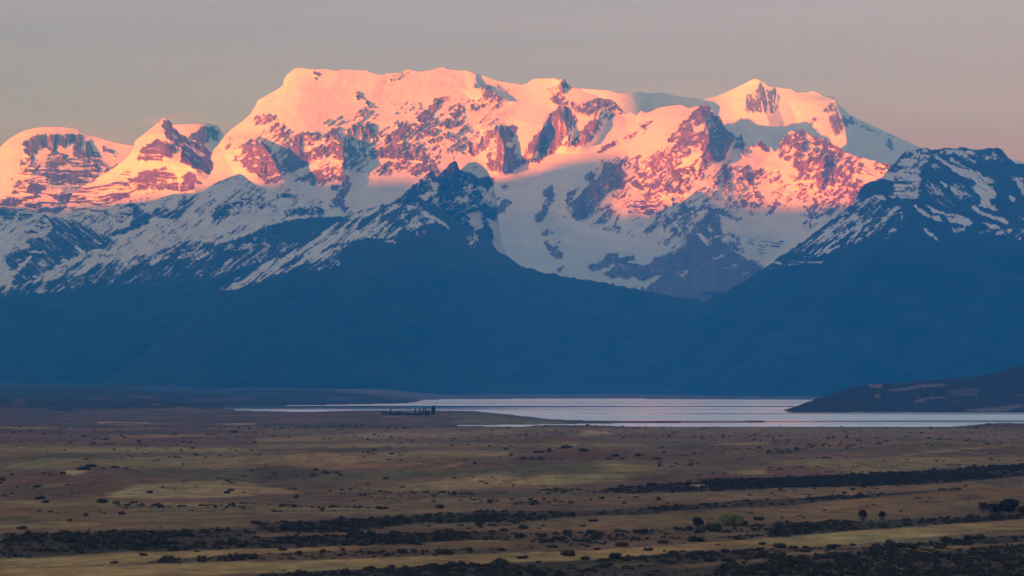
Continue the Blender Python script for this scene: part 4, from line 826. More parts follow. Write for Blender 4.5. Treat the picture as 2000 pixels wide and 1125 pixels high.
gp('g3', '1140,560 1389,545 1389,575 1200,580', STRAW, 0.02, 2, 0.9); gp('g3', '500,500 1389,460 1389,545 900,560', (0.135, 0.10, 0.07), 0.04, 4, 0.7); gp('g3', '600,590 1100,565 1389,580 1389,600 650,620', (0.12, 0.07, 0.05), 0.03, 3, 0.9)
gp('g3', '500,650 800,625 1100,612 1389,600 1389,655 1050,670 700,680 500,672', (0.052, 0.04, 0.029), 0.72, 2); gp('g3', '960,630 1180,628 1170,636 960,640', PALE, 0.05, 0, 0.8); gp('g3', '0,662 300,650 420,655 300,685 0,682', None, 0.5, 2)
gp('g3', '0,700 500,685 1389,662 1389,705 900,735 500,745 0,720', (0.19, 0.12, 0.07), 0.06, 2); gp('g3', '0,722 280,716 280,725 0,735', (0.09, 0.06, 0.045), 0.2, 1); gp('g3', '0,735 400,730 400,765 0,765', (0.12, 0.075, 0.055), 0.08, 2)
gp('g3', '0,772 500,770 900,742 1389,705 1389,750 900,768 750,790 400,800 150,820 0,838', (0.052, 0.04, 0.029), 0.78, 2); gp('g3', '150,840 600,800 1389,752 1389,800 900,850 300,880 0,880', (0.19, 0.125, 0.065), 0.1, 3)
gp('g3', '0,890 700,878 1100,850 1389,840 1389,915 800,930 400,965 0,990', (0.105, 0.07, 0.045), 0.55, 3); gp('g3', '850,880 1389,890 1389,905 700,920', (0.2, 0.125, 0.075), 0.15, 1, 0.6)
gp('g3', '0,1000 400,990 900,955 1389,920 1389,970 1000,986 600,1022 300,1045 0,1052', GOLD, 0.005, 1); gp('g3', '0,1052 300,1045 600,1024 900,1003 1389,975 1389,1300 0,1300', (0.055, 0.041, 0.027), 0.8, 2)
gp('g3', '800,1070 1389,1030 1389,1050 900,1085', (0.17, 0.11, 0.06), 0.25, 2); gp('g3', '560,1065 760,1050 760,1060 560,1075', (0.17, 0.11, 0.06), 0.3, 1)
gp('g4', '0,325 1389,330 1389,380 0,385', (0.17, 0.125, 0.09), 0.02, 3); gp('g4', '380,375 560,370 700,378 560,388 420,388', RED, 0.02, 1, 0.8); gp('g4', '770,408 900,404 1150,415 1000,432 800,430', (0.1, 0.085, 0.055), 0.35, 1)
gp('g4', '0,440 400,430 560,435 450,450 0,468', (0.095, 0.078, 0.055), 0.2, 1); gp('g4', '0,470 600,480 1389,400 1389,470 600,490 0,492', (0.14, 0.085, 0.062), 0.04, 3, 0.8); gp('g4', '650,482 850,450 1389,405 1389,412 900,458', STRAW, 0.02, 1, 0.7)
gp('g4', '0,500 400,490 1389,470 1389,515 900,545 500,568 400,550 200,520 0,515', (0.21, 0.165, 0.085), 0.16, 2); gp('g4', '0,535 200,530 420,560 300,575 0,590', RED, 0.05, 2, 0.9); gp('g4', '900,490 1389,478 1389,515 1000,545', None, 0.35, 2)
gp('g4', '-400,602 0,596 500,573 1000,543 1389,518 2400,480 2400,560 1389,582 1000,620 500,640 0,648 -300,650', (0.04, 0.034, 0.026), 1.0, 1)
gp('g4', '0,655 500,645 1000,625 1389,590 1389,640 900,655 400,690 0,705', (0.19, 0.125, 0.075), 0.08, 2); gp('g4', '1100,610 1389,595 1389,640 1250,650', (0.11, 0.08, 0.05), 0.3, 3)
gp('g4', '0,712 400,692 900,658 1050,645 1050,660 700,690 300,720 150,740 0,748', (0.052, 0.04, 0.029), 0.75, 1); gp('g4', '150,745 900,670 1389,650 1389,700 1000,760 300,800 0,820 0,790', (0.18, 0.118, 0.06), 0.14, 3)
gp('g4', '600,720 900,690 1100,690 1000,720 700,745', None, 0.35, 2); gp('g4', '0,790 300,770 600,740 600,760 300,790', None, 0.4, 2)
gp('g4', '0,845 600,825 1200,800 1389,790 1389,820 1000,843 500,882 0,918', (0.045, 0.036, 0.026), 0.88, 2); gp('g4', '0,920 500,878 1389,818 2400,740 2400,840 1389,870 1000,900 500,950 150,972 0,978', GOLD, 0.005, 1)
gp('g4', '0,980 300,970 550,972 1000,926 1389,900 2400,860 2400,1400 0,1400', (0.055, 0.041, 0.027), 0.82, 2); gp('g4', '0,1000 300,985 600,990 300,1010 0,1020', (0.18, 0.12, 0.065), 0.2, 2); gp('g4', '700,975 1389,940 1389,960 800,1000', (0.16, 0.105, 0.055), 0.35, 2)
gp('g4', '0,1040 1389,1020 1389,1400 0,1400', (0.06, 0.047, 0.032), 0.93, 3)

for tx in ('480,150 580,148 575,172 480,172', '60,165 130,160 140,210 80,210', '660,150 720,145 860,150 840,160 700,162', '1000,170 1180,160 1389,150 1389,165 1100,180', '250,205 420,212 380,222 240,218'):
    gp('g1', tx, (0.075, 0.065, 0.06), None, 1, 0.7)
gp('g1', '130,210 380,215 400,232 140,225', (0.012, 0.016, 0.016), 0.0, 1); gp('g1', '0,195 300,215 290,255 0,260', (0.07, 0.055, 0.05), None, 2, 0.7)

def y_of_v(v):
    return CH * F / (v - HV)

def ground_h(u, Y, land=None):
    """height of the ground at bearing u and distance Y"""
    v = HV + CH * F / Y
    X = (u - 1000) / F * Y
    L = (LAND.get(u, v)[..., 0] if land is None else land)
    g = (fbm(X / 900, Y / 1500, X * 0 + 1, 4, 0.5) - 0.5) * 9 * sstep(900, 3500, Y) + (fbm(X / 240, Y / 300, X * 0 + 7, 3, 0.5) - 0.5) * 2.6
    h = 3.2 + g * sstep(836, 850, v) + 2.0 * sstep(836, 900, v)
    # low swells that show in the plain
    for (mu, mv, wu, wy, hh) in ((130, 925, 120, 230, 7), (330, 958, 130, 140, 4), (620, 915, 130, 170, 5), (860, 925, 190, 160, 7), (1080, 885, 120, 260, 8), (1160, 905, 120, 160, 5), (1200, 939, 150, 130, 3),
                                 (1960, 838, 45, 260, 4.5), (1840, 885, 130, 240, 6), (1700, 870, 140, 250, 4), (1600, 921, 120, 120, 3), (1900, 980, 120, 70, 2.5), (1140, 842, 90, 200, 4), (690, 842, 60, 180, 4), (1130, 856, 60, 120, 3)):
        my = y_of_v(mv)
        h = h + 1.6 * hh * np.exp(-((u - mu) / wu) ** 2 - ((Y - my) / wy) ** 2)
    far = sstep(836, 815, v)
    rise = 10 * far * fbm(X / 500, Y / 900, X * 0 + 4, 3)
    # low hills of the far left shore
    hl = 50 * sstep(700, 60, u + 60 * (fbm(u / 60, Y / 900, u * 0, 3) - .5)) * sstep(9500, 14500, Y) * (0.6 + 0.8 * (fbm(X / 700, Y / 1400, X * 0 + 9, 4) - 0.2))
    hl = hl + 28 * np.exp(-((u - 590) / 170) ** 2) * sstep(11500, 13500, Y) + 16 * np.exp(-((u - 740) / 70) ** 2) * sstep(12200, 13000, Y) + 22 * sstep(500, 0, u) * sstep(8200, 9200, Y) * fbm(X / 300, Y / 500, X * 0 + 2, 3)
    hl = hl + 16 * np.exp(-((u - 330) / 120) ** 2) * np.exp(-((Y - 9000) / 500) ** 2)
    # poplar spit
    hl = hl + 9 * np.exp(-((u - 760) / 190) ** 4) * np.exp(-((Y - 7200) / 420) ** 2)
    hs = 30 * sstep(16500, 19000, Y) * (0.5 + fbm(X / 900, Y / 900, X * 0 + 3, 3))
    h = h * (1 - far) + (2.5 + rise * 0.4 * sstep(0, 1, far)) * far + hl + hs
    return h * sstep(0.05, 0.95, L) - 4 * (1 - sstep(0.05, 0.95, L))

def build_ground():
    us = np.concatenate([np.arange(-15000, -3200, 400), np.arange(-3200, -60, 60), np.arange(-60, 2062, 3.4), np.arange(2100, 5200, 60), np.arange(5200, 17000, 400)])
    vs = np.concatenate([np.arange(765.5, 778, 1.2), np.arange(778, 850, 0.8), np.arange(850, 1180, 1.9), np.arange(1180, 1500, 8)])
    U, V = np.meshgrid(us, vs)
    Y = y_of_v(V)
    Z = ground_h(U, Y)
    X = np.clip((U - 1000) / F * Y, -23500, 23500)
    C = GC.get(U, np.maximum(V - Z * F / Y, 756))
    # near ground carries on under and behind the camera
    Xn = np.concatenate([X, X[-1:] * 1.4, X[-1:] * 6]); Yn = np.concatenate([Y, Y[-1:] * 0 + 100, Y[-1:] * 0 - 9000]); Zn = np.concatenate([Z, Z[-1:] * 0 + 1, Z[-1:] * 0 + 1])
    Cn = np.concatenate([C, C[-1:], C[-1:]])
    me = grid_mesh('plain', Xn, Yn, Zn, {'gcol': Cn[..., :3], 'scrub': Cn[..., 3]}, True, None)
    m, nt, b = new_mat('dry_grassland')
    a = attr(nt, 'gcol').outputs['Color']
    n1 = ramp(nt, ntex(nt, 1.0, 8, rough=0.66, scl=(0.008, 0.0022, 0.01)), 0.3, 0.7, 0.6, 1.4)
    n2 = ramp(nt, ntex(nt, 1.0, 7, rough=0.72, scl=(0.055, 0.028, 0.03)), 0.3, 0.7, 0.45, 1.55)
    mm = nt.nodes.new('ShaderNodeMath'); mm.operation = 'MULTIPLY'; nt.links.new(n1, mm.inputs[0]); nt.links.new(n2, mm.inputs[1])
    sc = nt.nodes.new('ShaderNodeVectorMath'); sc.operation = 'SCALE'; nt.links.new(a, sc.inputs[0]); nt.links.new(mm.outputs[0], sc.inputs['Scale'])
    hue = mixc(nt, ramp(nt, ntex(nt, 0.004, 5), 0.45, 0.62), (1.10, 0.95, 0.87), (0.9, 0.98, 0.9))
    col = mixc(nt, 1.0, sc.outputs[0], hue, 'MULTIPLY')
    col = mixc(nt, 1.0, col, (1.72, 1.38, 0.86), 'MULTIPLY')
    nt.links.new(col, b.inputs['Base Color'])
    bp = nt.nodes.new('ShaderNodeBump'); bp.inputs['Strength'].default_value = 0.6; bp.inputs['Distance'].default_value = 1.2
    nt.links.new(ntex(nt, 0.25, 5), bp.inputs['Height']); nt.links.new(bp.outputs[0], b.inputs['Normal'])
    me.materials.append(m)
    tag(link(bpy.data.objects.new('plain', me)), 'dry grass plain in bands of straw and brown running to the lake', None, None, 'structure')
    # land under and beyond everything
    bm = bpy.data.meshes.new('terrain')
    bm.from_pydata([(-43000, -32000, -8), (25000, -32000, -8), (25000, 49000, -8), (-43000, 49000, -8)], [], [(0, 1, 2, 3)])
    m2, nt2, b2 = new_mat('far_land'); b2.inputs['Base Color'].default_value = (0.10, 0.08, 0.06, 1)
    bm.materials.append(m2)
    tag(link(bpy.data.objects.new('terrain', bm)), 'brown land beyond the plain', None, None, 'structure')
build_ground()

def build_lake():
    me = bpy.data.meshes.new('lake')
    me.from_pydata([(-9000, 4200, 0), (9000, 4200, 0), (14000, 21000, 0), (-14000, 21000, 0)], [], [(0, 1, 2, 3)])
    m, nt, b = new_mat('lake_water')
    b.inputs['Base Color'].default_value = (0.64, 0.76, 0.83, 1)       # at this grazing angle the water mirrors nearly all it receives
    b.inputs['Metallic'].default_value = 1.0
    b.inputs['Specular IOR Level'].default_value = 0.5; b.inputs['IOR'].default_value = 1.33
    n = ntex(nt, 1.0, 5, scl=(0.00014, 0.0009, 1.0), rough=0.55)
    rough = ramp(nt, n, 0.34, 0.56, 0.11, 0.42)
    # sheltered calm lanes crossing the lake (distance from the near shore, metres)
    g = nt.nodes.new('ShaderNodeNewGeometry'); sp = nt.nodes.new('ShaderNodeSeparateXYZ'); nt.links.new(g.outputs['Position'], sp.inputs[0])
    wob = ramp(nt, ntex(nt, 1.0, 3, scl=(0.00035, 0.0002, 1.0)), 0.3, 0.7, -1.0, 1.0)
    def math_(op, a, b_):
        k = nt.nodes.new('ShaderNodeMath'); k.operation = op
        for i, q in enumerate((a, b_)):
            if isinstance(q, (int, float)): k.inputs[i].default_value = q
            else: nt.links.new(q, k.inputs[i])
        return k.outputs[0]
    lane_n = ramp(nt, ntex(nt, 1.0, 4, scl=(0.0006, 0.003, 1.0)), 0.35, 0.6, 0.65, 1.0)
    for (y0, half, wv, x0, x1) in ((6150, 45, 60, -900, 4000), (7780, 120, 90, 200, 9000), (10150, 560, 120, -9000, 100), (10350, 330, 160, -600, 2500), (11900, 100, 160, -9000, 3000), (15200, 200, 260, 900, 9000)):
        dy = math_('ABSOLUTE', math_('SUBTRACT', math_('SUBTRACT', sp.outputs['Y'], y0), math_('MULTIPLY', wob, wv)), 0.0)
        lane = ramp(nt, dy, half * 1.5, half * 0.5)
        lane = math_('MULTIPLY', math_('MULTIPLY', lane, lane_n), math_('MULTIPLY', ramp(nt, sp.outputs['X'], x0 - 350, x0 + 350), ramp(nt, sp.outputs['X'], x1 + 500, x1 - 500)))
        rough = math_('MULTIPLY', rough, math_('SUBTRACT', 1.0, math_('MULTIPLY', lane, 0.94)))
    nt.links.new(rough, b.inputs['Roughness'])
    me.materials.append(m)
    tag(link(bpy.data.objects.new('lake', me)), 'calm lake striped with pink and blue reflections', None, None, 'structure')
build_lake()

# wooded headland on the right shore
def headland():
    pts = cr('1540,805 1548,803.5 1556,799 1565,793 1580,784.5 1597,779 1612,774 1630,769 1650,763 1668,758 1684,753 1700,752 1730,750 1760,748.5 1790,746.5 1812,743 1820,745 1850,740 1880,737.5 1905,736.5 1930,733 1950,728 1970,721 1990,715.5 2010,711 2060,702 2140,690 2300,670 2600,650', [(1540, 8300), (1580, 8600), (1700, 9100), (2000, 9700), (2600, 9800)])
    cu, cv, cy = [np.array(a) for a in zip(*pts)]
    us = np.arange(1540, 2600, 1.7); n = 56
    vc = np.interp(us, cu, cv) + (fbm(us / 6, us * 0, us * 0 + 1, 3) - 0.5) * 5 - 2.2 * np.abs(fbm(us / 2.2, us * 0, us * 0 + 6, 2) - 0.5) * 2; yc = np.interp(us, cu, cy)
    t = np.linspace(0, 1, n)[:, None]
    vf = 806.5 + 1.0 * sstep(1540, 1700, us) + (fbm(us / 40, us * 0, us * 0 + 4, 3) - 0.5) * 1.5
    V = vc + (np.maximum(vf - vc, 1.0)) * t; U = np.repeat(us[None], n, 0)
    Y = yc + (8050 - yc) * t ** 0.9
    Y = Y - 260 * (ridged(U / 130, V / 60, U * 0, 4) - 0.55) * t * (1 - t) * 4 - 120 * (ridged(U / 16, V / 6, U * 0, 3) - 0.5) * np.minimum(t * 6, 1) * (1 - t)
    X = (U - 1000) / F * Y; Z = CH - (V - HV) / F * Y
    c = Canvas(1500, 660, 2620, 840, 1, 0.0, 1.0)
    q6 = (1500, 700, 4.0); Q['h'] = q6
    for tx, al in (('780,200 900,200 880,230 790,225', .8), ('930,240 1080,230 1180,205 1390,195 1380,220 1200,230 1080,250 950,255', .75), ('830,285 885,278 870,305 840,305', .8),
                   ('1130,345 1190,310 1350,298 1440,310 1250,318 1200,345', .7), ('1380,260 1560,228 1650,240 1640,290 1450,300', .35), ('1540,400 1850,370 2000,360 2000,375 1850,420 1560,420', .6),
                   ('650,415 740,415 740,425 650,425', .7), ('860,415 1140,415 1140,425 860,422', .5), ('1940,290 2000,270 2000,295 1950,300', .5), ('1400,330 1530,325 1500,345', .4), ('300,410 400,395 400,415', .3), ('430,290 500,285 480,300', .3)):
        c.paint('h', [al], 1, tx)
    gmask = np.clip(c.get(U, V)[..., 0] * 1.3 - 0.9 * (fbm(U / 14, V / 4, U * 0, 4) - 0.42) * 1.0, 0, 1) * sstep(0.05, 0.3, c.get(U, V)[..., 0])
    bx = []; 
    for k in range(1, 7):
        f = k / 6.0
        bx.append((X[0], Y[0] + f * 900, Z[0] * (1 - f) - 12 * f))
    Xa = np.concatenate([np.array([b_[0] for b_ in bx])[::-1], X, X[-1:]]); Ya = np.concatenate([np.array([b_[1] for b_ in bx])[::-1], Y, Y[-1:] - 30]); Za = np.concatenate([np.array([b_[2] for b_ in bx])[::-1], Z, Z[-1:] * 0 - 6])
    g = np.concatenate([np.repeat(gmask[:1], 6, 0), gmask, gmask[-1:]])
    me = grid_mesh('headland', Xa, Ya, Za, {'grass': g}, True, None)
    m, nt, b = new_mat('wooded_hill')
    wood = mixc(nt, ramp(nt, ntex(nt, 0.07, 7, rough=0.7), 0.38, 0.62), (0.010, 0.014, 0.012), (0.06, 0.052, 0.042))
    col = mixc(nt, attr(nt, 'grass').outputs['Fac'], wood, (0.27, 0.18, 0.15))
    nt.links.new(col, b.inputs['Base Color'])
    bp = nt.nodes.new('ShaderNodeBump'); bp.inputs['Strength'].default_value = 0.9; bp.inputs['Distance'].default_value = 12
    nt.links.new(ntex(nt, 0.035, 5), bp.inputs['Height']); nt.links.new(bp.outputs[0], b.inputs['Normal'])
    me.materials.append(m)
    tag(link(bpy.data.objects.new('headland', me)), 'dark wooded headland with bare patches on the right shore of the lake', 'headland', None, 'structure')
headland()
# ------------------------------------------------------------------ shrubs and trees
rs = np.random.RandomState(5)

def leaf_mat(name, c1, c2):
    m, nt, b = new_mat(name)
    col = mixc(nt, ramp(nt, ntex(nt, 0.16, 6, rough=0.7), 0.35, 0.65), c1, c2)
    nt.links.new(col, b.inputs['Base Color'])
    return m
M_shrub = leaf_mat('dark_shrub_leaves', (0.038, 0.034, 0.020), (0.10, 0.085, 0.045))
M_olive = leaf_mat('olive_shrub_leaves', (0.05, 0.05, 0.025), (0.09, 0.082, 0.04))
M_green = leaf_mat('yellow_green_leaves', (0.19, 0.20, 0.05), (0.34, 0.33, 0.09))
M_deep = leaf_mat('deep_green_leaves', (0.035, 0.065, 0.03), (0.07, 0.10, 0.045))
M_grey = leaf_mat('grey_brown_twigs', (0.035, 0.03, 0.024), (0.07, 0.058, 0.042))
M_poplar = leaf_mat('poplar_leaves', (0.028, 0.032, 0.022), (0.055, 0.055, 0.033))
M_bark = leaf_mat('grey_bark', (0.07, 0.055, 0.045), (0.11, 0.09, 0.07))

def clump_arrays(n_leaf, rx, rz, leaf, lobes=5, flat=0.15, core=True, seed=0, top=1.0):
    """a shrub crown: lumpy core plus leaf-sized faces over several lobes; base at z=0"""
    r = np.random.RandomState(seed)
    V = []; T = []
    cs = []
    for k in range(lobes):
        a = r.rand() * 6.283; d = r.rand() ** 0.5 * 0.62
        cs.append((rx * d * math.cos(a), rx * d * math.sin(a), rz * (0.30 + 0.35 * r.rand()) * top, 0.34 + 0.24 * r.rand()))
    nv = 0
    if core:
        for (cx, cy, cz, s) in cs:
            nu, nw = (6, 4) if n_leaf > 60 else (5, 2)
            ring = []
            for j in range(nw + 1):
                ph = math.pi * j / nw
                for i in range(nu):
                    th = 6.283 * (i + 0.5 * (j % 2)) / nu
                    q = 0.78 + 0.4 * r.rand()
                    ring.append((cx + rx * s * q * math.sin(ph) * math.cos(th), cy + rx * s * q * math.sin(ph) * math.sin(th), max(cz + rz * s * q * math.cos(ph), -0.25 * rz)))
            V += ring
            for j in range(nw):
                for i in range(nu):
                    a0 = nv + j * nu + i; a1 = nv + j * nu + (i + 1) % nu; b0 = a0 + nu; b1 = a1 + nu
                    T += [(a0, b0, b1), (a0, b1, a1)]
            nv += len(ring)
    for k in range(n_leaf):
        cx, cy, cz, s = cs[r.randint(len(cs))]
        d = r.normal(size=3); d /= np.linalg.norm(d); d[2] = abs(d[2]) * 1.0 if r.rand() < 0.75 else d[2]
        q = 0.85 + 0.4 * r.rand()
        p = np.array((cx + rx * s * q * d[0], cy + rx * s * q * d[1], max(cz + rz * s * q * d[2], 0.02)))
        t = r.normal(size=(3, 3)) * leaf
        V += [tuple(p + t[0]), tuple(p + t[1]), tuple(p + t[2])]; T.append((nv, nv + 1, nv + 2)); nv += 3
    return np.array(V, np.float32), np.array(T, np.int32)

def tri_mesh(name, V, T, mat, smooth=False):
    me = bpy.data.meshes.new(name)
    me.vertices.add(len(V)); me.vertices.foreach_set('co', V.astype(np.float32).ravel())
    me.loops.add(T.size); me.loops.foreach_set('vertex_index', T.astype(np.int32).ravel())
    me.polygons.add(len(T)); me.polygons.foreach_set('loop_start', np.arange(0, T.size, 3, dtype=np.int32)); me.polygons.foreach_set('loop_total', np.full(len(T), 3, np.int32))
    me.update(calc_edges=True)
    me.materials.append(mat)
    return me

VAR = [clump_arrays(30, 1.0, 0.38 + 0.1 * (k % 4), 0.2, lobes=2, seed=40 + k) for k in range(8)]
FINE = [clump_arrays(200, 1.0, 0.5 + 0.13 * (k % 4), 0.12, lobes=6 + k % 4, seed=80 + k) for k in range(8)]
FINE_ME = [[tri_mesh('shrub', V, T, m) for V, T in FINE] for m in (M_shrub, M_olive)]

def at(u, v):
    """ground point seen at (u, v): march along the sight line"""
    Y = np.linspace(CH * F / max(v - HV + 22, 5), CH * F / max(v - HV - 6, 3), 700)
    h = ground_h(np.full_like(Y, u), Y)
    z = CH - (v - HV) / F * Y
    k = np.argmax(h >= z)
    y = Y[k]
    return (u - 1000) / F * y, y, float(h[k])

# scatter positions over the plain following the painted scrub cover
def scatter():
    n = 500000
    Y = np.sqrt(rs.rand(n) * (5200.0 ** 2 - 1120.0 ** 2) + 1120.0 ** 2)
    u = rs.rand(n) * 2130 - 65
    v = HV + CH * F / Y
    hh = ground_h(u, Y)
    C = GC.get(u + 9 * (rs.rand(n) - .5), v - hh * F / Y)[..., 3]
    clus = fbm((u - 1000) / F * Y / 70, Y / 130, Y * 0 + 3, 3, 0.6)
    dens = np.where(C > 0.4, (C - 0.1) * (0.35 + 1.3 * sstep(0.36, 0.52, clus)) * (0.6 + 0.4 * sstep(0.5, 0.9, C)), 0.42 * C * sstep(0.46, 0.62, clus) * 1.6 + 0.03 * C)
    area = 0.3756 * (5200.0 ** 2 - 1120.0 ** 2) / 2 / n
    prob = dens * area / 21.0
    L = LAND.get(u, v)[..., 0]
    k = (rs.rand(n) < prob) & (L > 0.9)
    u, Y = u[k], Y[k]
    big = np.exp(rs.normal(size=len(u)) * 0.42)
    r = np.clip(1.3 * big, 0.7, 3.0) * (1 + 0.35 * sstep(2000, 4500, Y))
    Z = ground_h(u, Y)
    return np.stack([(u - 1000) / F * Y, Y, Z - 0.1 * r, r], 1), u
PTS, PU = scatter()

HAND = [  # frame, x, y (foot of the shrub), width in photo pixels, label
    ('g3', 145, 456, 22, 'big dark rounded shrub on the crest of the red-brown rise in mid plain'), ('g3', 560, 475, 14, 'pointed dark shrub at the right end of the red-brown rise'),
    ('g3', 300, 448, 22, 'flat dark shrub on top of the red-brown rise'), ('g3', 393, 462, 18, 'dark shrub just right of the flat one on the red-brown rise'),
    ('g3', 785, 492, 18, 'low wide shrub at the foot of the red-brown rise, right side'), ('g3', 675, 473, 16, 'low shrub right of the pointed one on the red-brown rise'),
    ('g3', 740, 992, 18, 'dark shrub standing alone on the golden strip, centre right'), ('g3', 305, 1020, 29, 'wide twin-humped shrub on the golden strip near mid frame'),
    ('g3', 60, 1034, 24, 'flat dark shrub at the golden strip, left of the twin-humped one'), ('g3', 465, 988, 15, 'small round shrub at the upper edge of the golden strip'),
    ('g3', 392, 1040, 19, 'upright shrub at the golden strip, right of the twin-humped one'), ('g3', 1355, 955, 14, 'shrub on the golden strip nearest its narrow middle'),
    ('g3', 820, 950, 26, 'wide dark shrub lying against the upper edge of the golden strip'), ('g3', 605, 966, 28, 'low wide shrub above the golden strip, left of the widest one'),
    ('g3', 1000, 938, 34, 'widest dark shrub above the golden strip'), ('g3', 1155, 1002, 18, 'round dark shrub on the lower edge of the golden strip, below the green tree'),
    ('g3', 442, 830, 20, 'dark shrub on brown grass left of the grey tree'), ('g3', 1345, 822, 22, 'flat dark shrub right of the yellow-green tree'), ('g3', 68, 868, 20, 'dark shrub on brown ground at the left of the green trees'),
    ('g4', 70, 974, 24, 'dark mound of a shrub on the golden strip below the two dark trees'), ('g4', 372, 966, 20, 'round shrub on the lower edge of the golden strip, first of three on the right'),
    ('g4', 452, 960, 15, 'upright shrub on the lower edge of the golden strip, second of three on the right'), ('g4', 655, 940, 13, 'thin upright shrub at the golden strip\'s lower edge, third of three on the right'),
    ('g4', 1340, 922, 15, 'bushy shrub below the golden strip at the far right'), ('g4', 175, 537, 9, 'tiny shrub on the brown swell above the long dark belt'),
    ('g1', 492, 543, 20, 'big dark shrub on the swell beside the pale patch, left'), ('g1', 465, 553, 17, 'shrub touching the pale patch on the left swell'), ('g1', 428, 556, 13, 'small shrub at the left of the pale patch on the left swell'),
    ('g1', 628, 538, 18, 'long flat shrub right of the pale patch on the left swell'), ('g1', 686, 544, 10, 'small flat shrub farthest right on the left swell'), ('g1', 340, 570, 13, 'shrub on the lower left rim of the pale patch'),
    ('g1', 205, 645, 13, 'tall dark shrub on the dark slope at the left'), ('g1', 362, 633, 11, 'shrub at the tip of the golden streak on the dark slope'), ('g1', 215, 707, 18, 'dark shrub at the foot of the dark slope, left'),
    ('g1', 245, 727, 15, 'low dark shrub just below the foot of the dark slope'), ('g1', 552, 728, 22, 'long dark shrub where the thin scrub line begins'), ('g1', 630, 726, 14, 'round shrub at the start of the thin scrub line'),
    ('g1', 820, 675, 17, 'dark shrub at the left of the big pale field'), ('g1', 1253, 663, 13, 'upper dark shrub on the right end of the big pale field'), ('g1', 1233, 677, 13, 'lower dark shrub on the right end of the big pale field'),
    ('g1', 1322, 674, 9, 'small shrub beyond the right end of the big pale field'), ('g1', 618, 1068, 15, 'dark shrub alone on the golden field at lower left'), ('g1', 778, 1020, 15, 'shrub on the upper golden strip at lower left'),
    ('g1', 15, 608, 14, 'dark shrub at the left edge on the reddish slope'), ('g1', 270, 779, 12, 'single shrub on reddish flats at lower left'), ('g1', 882, 645, 8, 'small shrub on the big pale field'),
    ('g2', 322, 553, 13, 'shrub on the dark swell left of centre'), ('g2', 375, 567, 12, 'low shrub just below the one on the dark swell left of centre'), ('g2', 155, 1108, 9, 'small dark shrub at the bottom edge on the golden strip'),
    ('g2', 1018, 672, 11, 'shrub at the left end of the thin scrub line in mid plain'), ('g2', 150, 990, 17, 'low shrub beside the short golden strip at lower left'), ('g2', 1350, 882, 15, 'dark shrub in the brown gap between two scrub belts'),
    ('g2', 965, 720, 10, 'small round shrub on brown grass below the mid plain scrub line'), ('g2', 710, 600, 14, 'flat shrub on the smooth olive swell'), ('g2', 1185, 532, 9, 'shrub on the left foot of the red-brown rise'),
    ('g2', 1000, 757, 18, 'low wide shrub at the end of the tan flats'), ('g2', 680, 762, 26, 'widest shrub on the tan flats')]

def zone_label(u, v, r, fine):
    size = 'large' if r > 3.0 else ('small' if r < 1.7 else 'middling')
    side = [', far left', ', left', ', middle', ', right', ', far right'][min(4, max(0, int(u // 400)))]
    if v > 1085 - (u - 500) * 0.022:
        z = 'in the bottom scrub'
    elif v > 1040 - u * 0.02:
        z = 'by the golden strip'
    elif v > 1000 - u * 0.015:
        z = 'in the scrub belts'
    elif v > 930:
        z = 'on mid plain'
    else:
        z = 'near the lake'
    return size, ('olive' if fine else 'dark'), z, side

def place_shrub(x, y, z, r, label, group, k, m=0, sz=1.0):
    o = link(bpy.data.objects.new('shrub', FINE_ME[m][k % 8]))
    o.location = (x, y, z); o.scale = (r, r, r * sz); o.rotation_euler = (0, 0, rs.rand() * 6.28)
    tag(o, label, 'shrub', group)
hand_xy = []
for i, (fr, x, y, w, lab) in enumerate(HAND):
    u0, v0, s = Q[fr]
    u, v = u0 + x / s, v0 + y / s
    X, Y, Z = at(u, v)
    r = 0.5 * w * Y / F * 1.12
    hand_xy.append((X, Y, r))
    place_shrub(X, Y, Z - 0.05 * r, r, lab, None, i, 0, min(0.75, 2.2 / r + 0.2))
keep = np.ones(len(PTS), bool)
for X, Y, r in hand_xy:
    keep &= (np.abs(PTS[:, 0] - X) > r * 1.3) | (np.abs(PTS[:, 1] - Y) > 45)
PTS, PU = PTS[keep], PU[keep]
pxs = PTS[:, 3] / PTS[:, 1]
inview = (PU > 0) & (PU < 2000) & (HV + (CH - PTS[:, 2]) * F / PTS[:, 1] < 1122)
order = np.argsort(-np.where(inview, pxs, 0))
NB = 300 - len(HAND) - 4
solo, rest = order[:NB], order[NB:]
solo_info = []
for i, k in enumerate(solo):
    X, Y, Z, r = [float(q) for q in PTS[k]]
    m = 1 if rs.rand() < 0.2 else 0
    v = HV + (CH - Z) * F / Y
    solo_info.append((zone_label(float(PU[k]), v, r, m), float(PU[k]), (X, Y, Z, r), m))
_t = 'first second third fourth fifth sixth seventh eighth ninth tenth eleventh twelfth thirteenth fourteenth fifteenth sixteenth seventeenth eighteenth nineteenth twentieth'.split()
ORD = _t + ['twenty-' + w for w in _t[:9]] + ['thirtieth'] + ['thirty-' + w for w in _t[:9]] + ['fortieth'] + ['forty-' + w for w in _t[:9]] + ['fiftieth'] + ['fifty-' + w for w in _t[:9]] + ['sixtieth'] + ['sixty-' + w for w in _t[:9]] + ['seventieth']
seen = {}
for i, (zz, uu, pos, m) in enumerate(sorted(solo_info, key=lambda q: q[1])):
    n_all = sum(1 for q in solo_info if q[0] == zz)
    seen[zz] = seen.get(zz, 0) + 1
    size, hue, z, side = zz
    which = f'{ORD[min(seen[zz], 70) - 1]} from the left of the ' if n_all > 1 else 'only '
    place_shrub(*pos, f'{which}{size} {hue} shrub{"s" if n_all > 1 else ""} {z}{side}', f'shrubs {z}{side}', i, m, 0.65 + 0.4 * rs.rand())

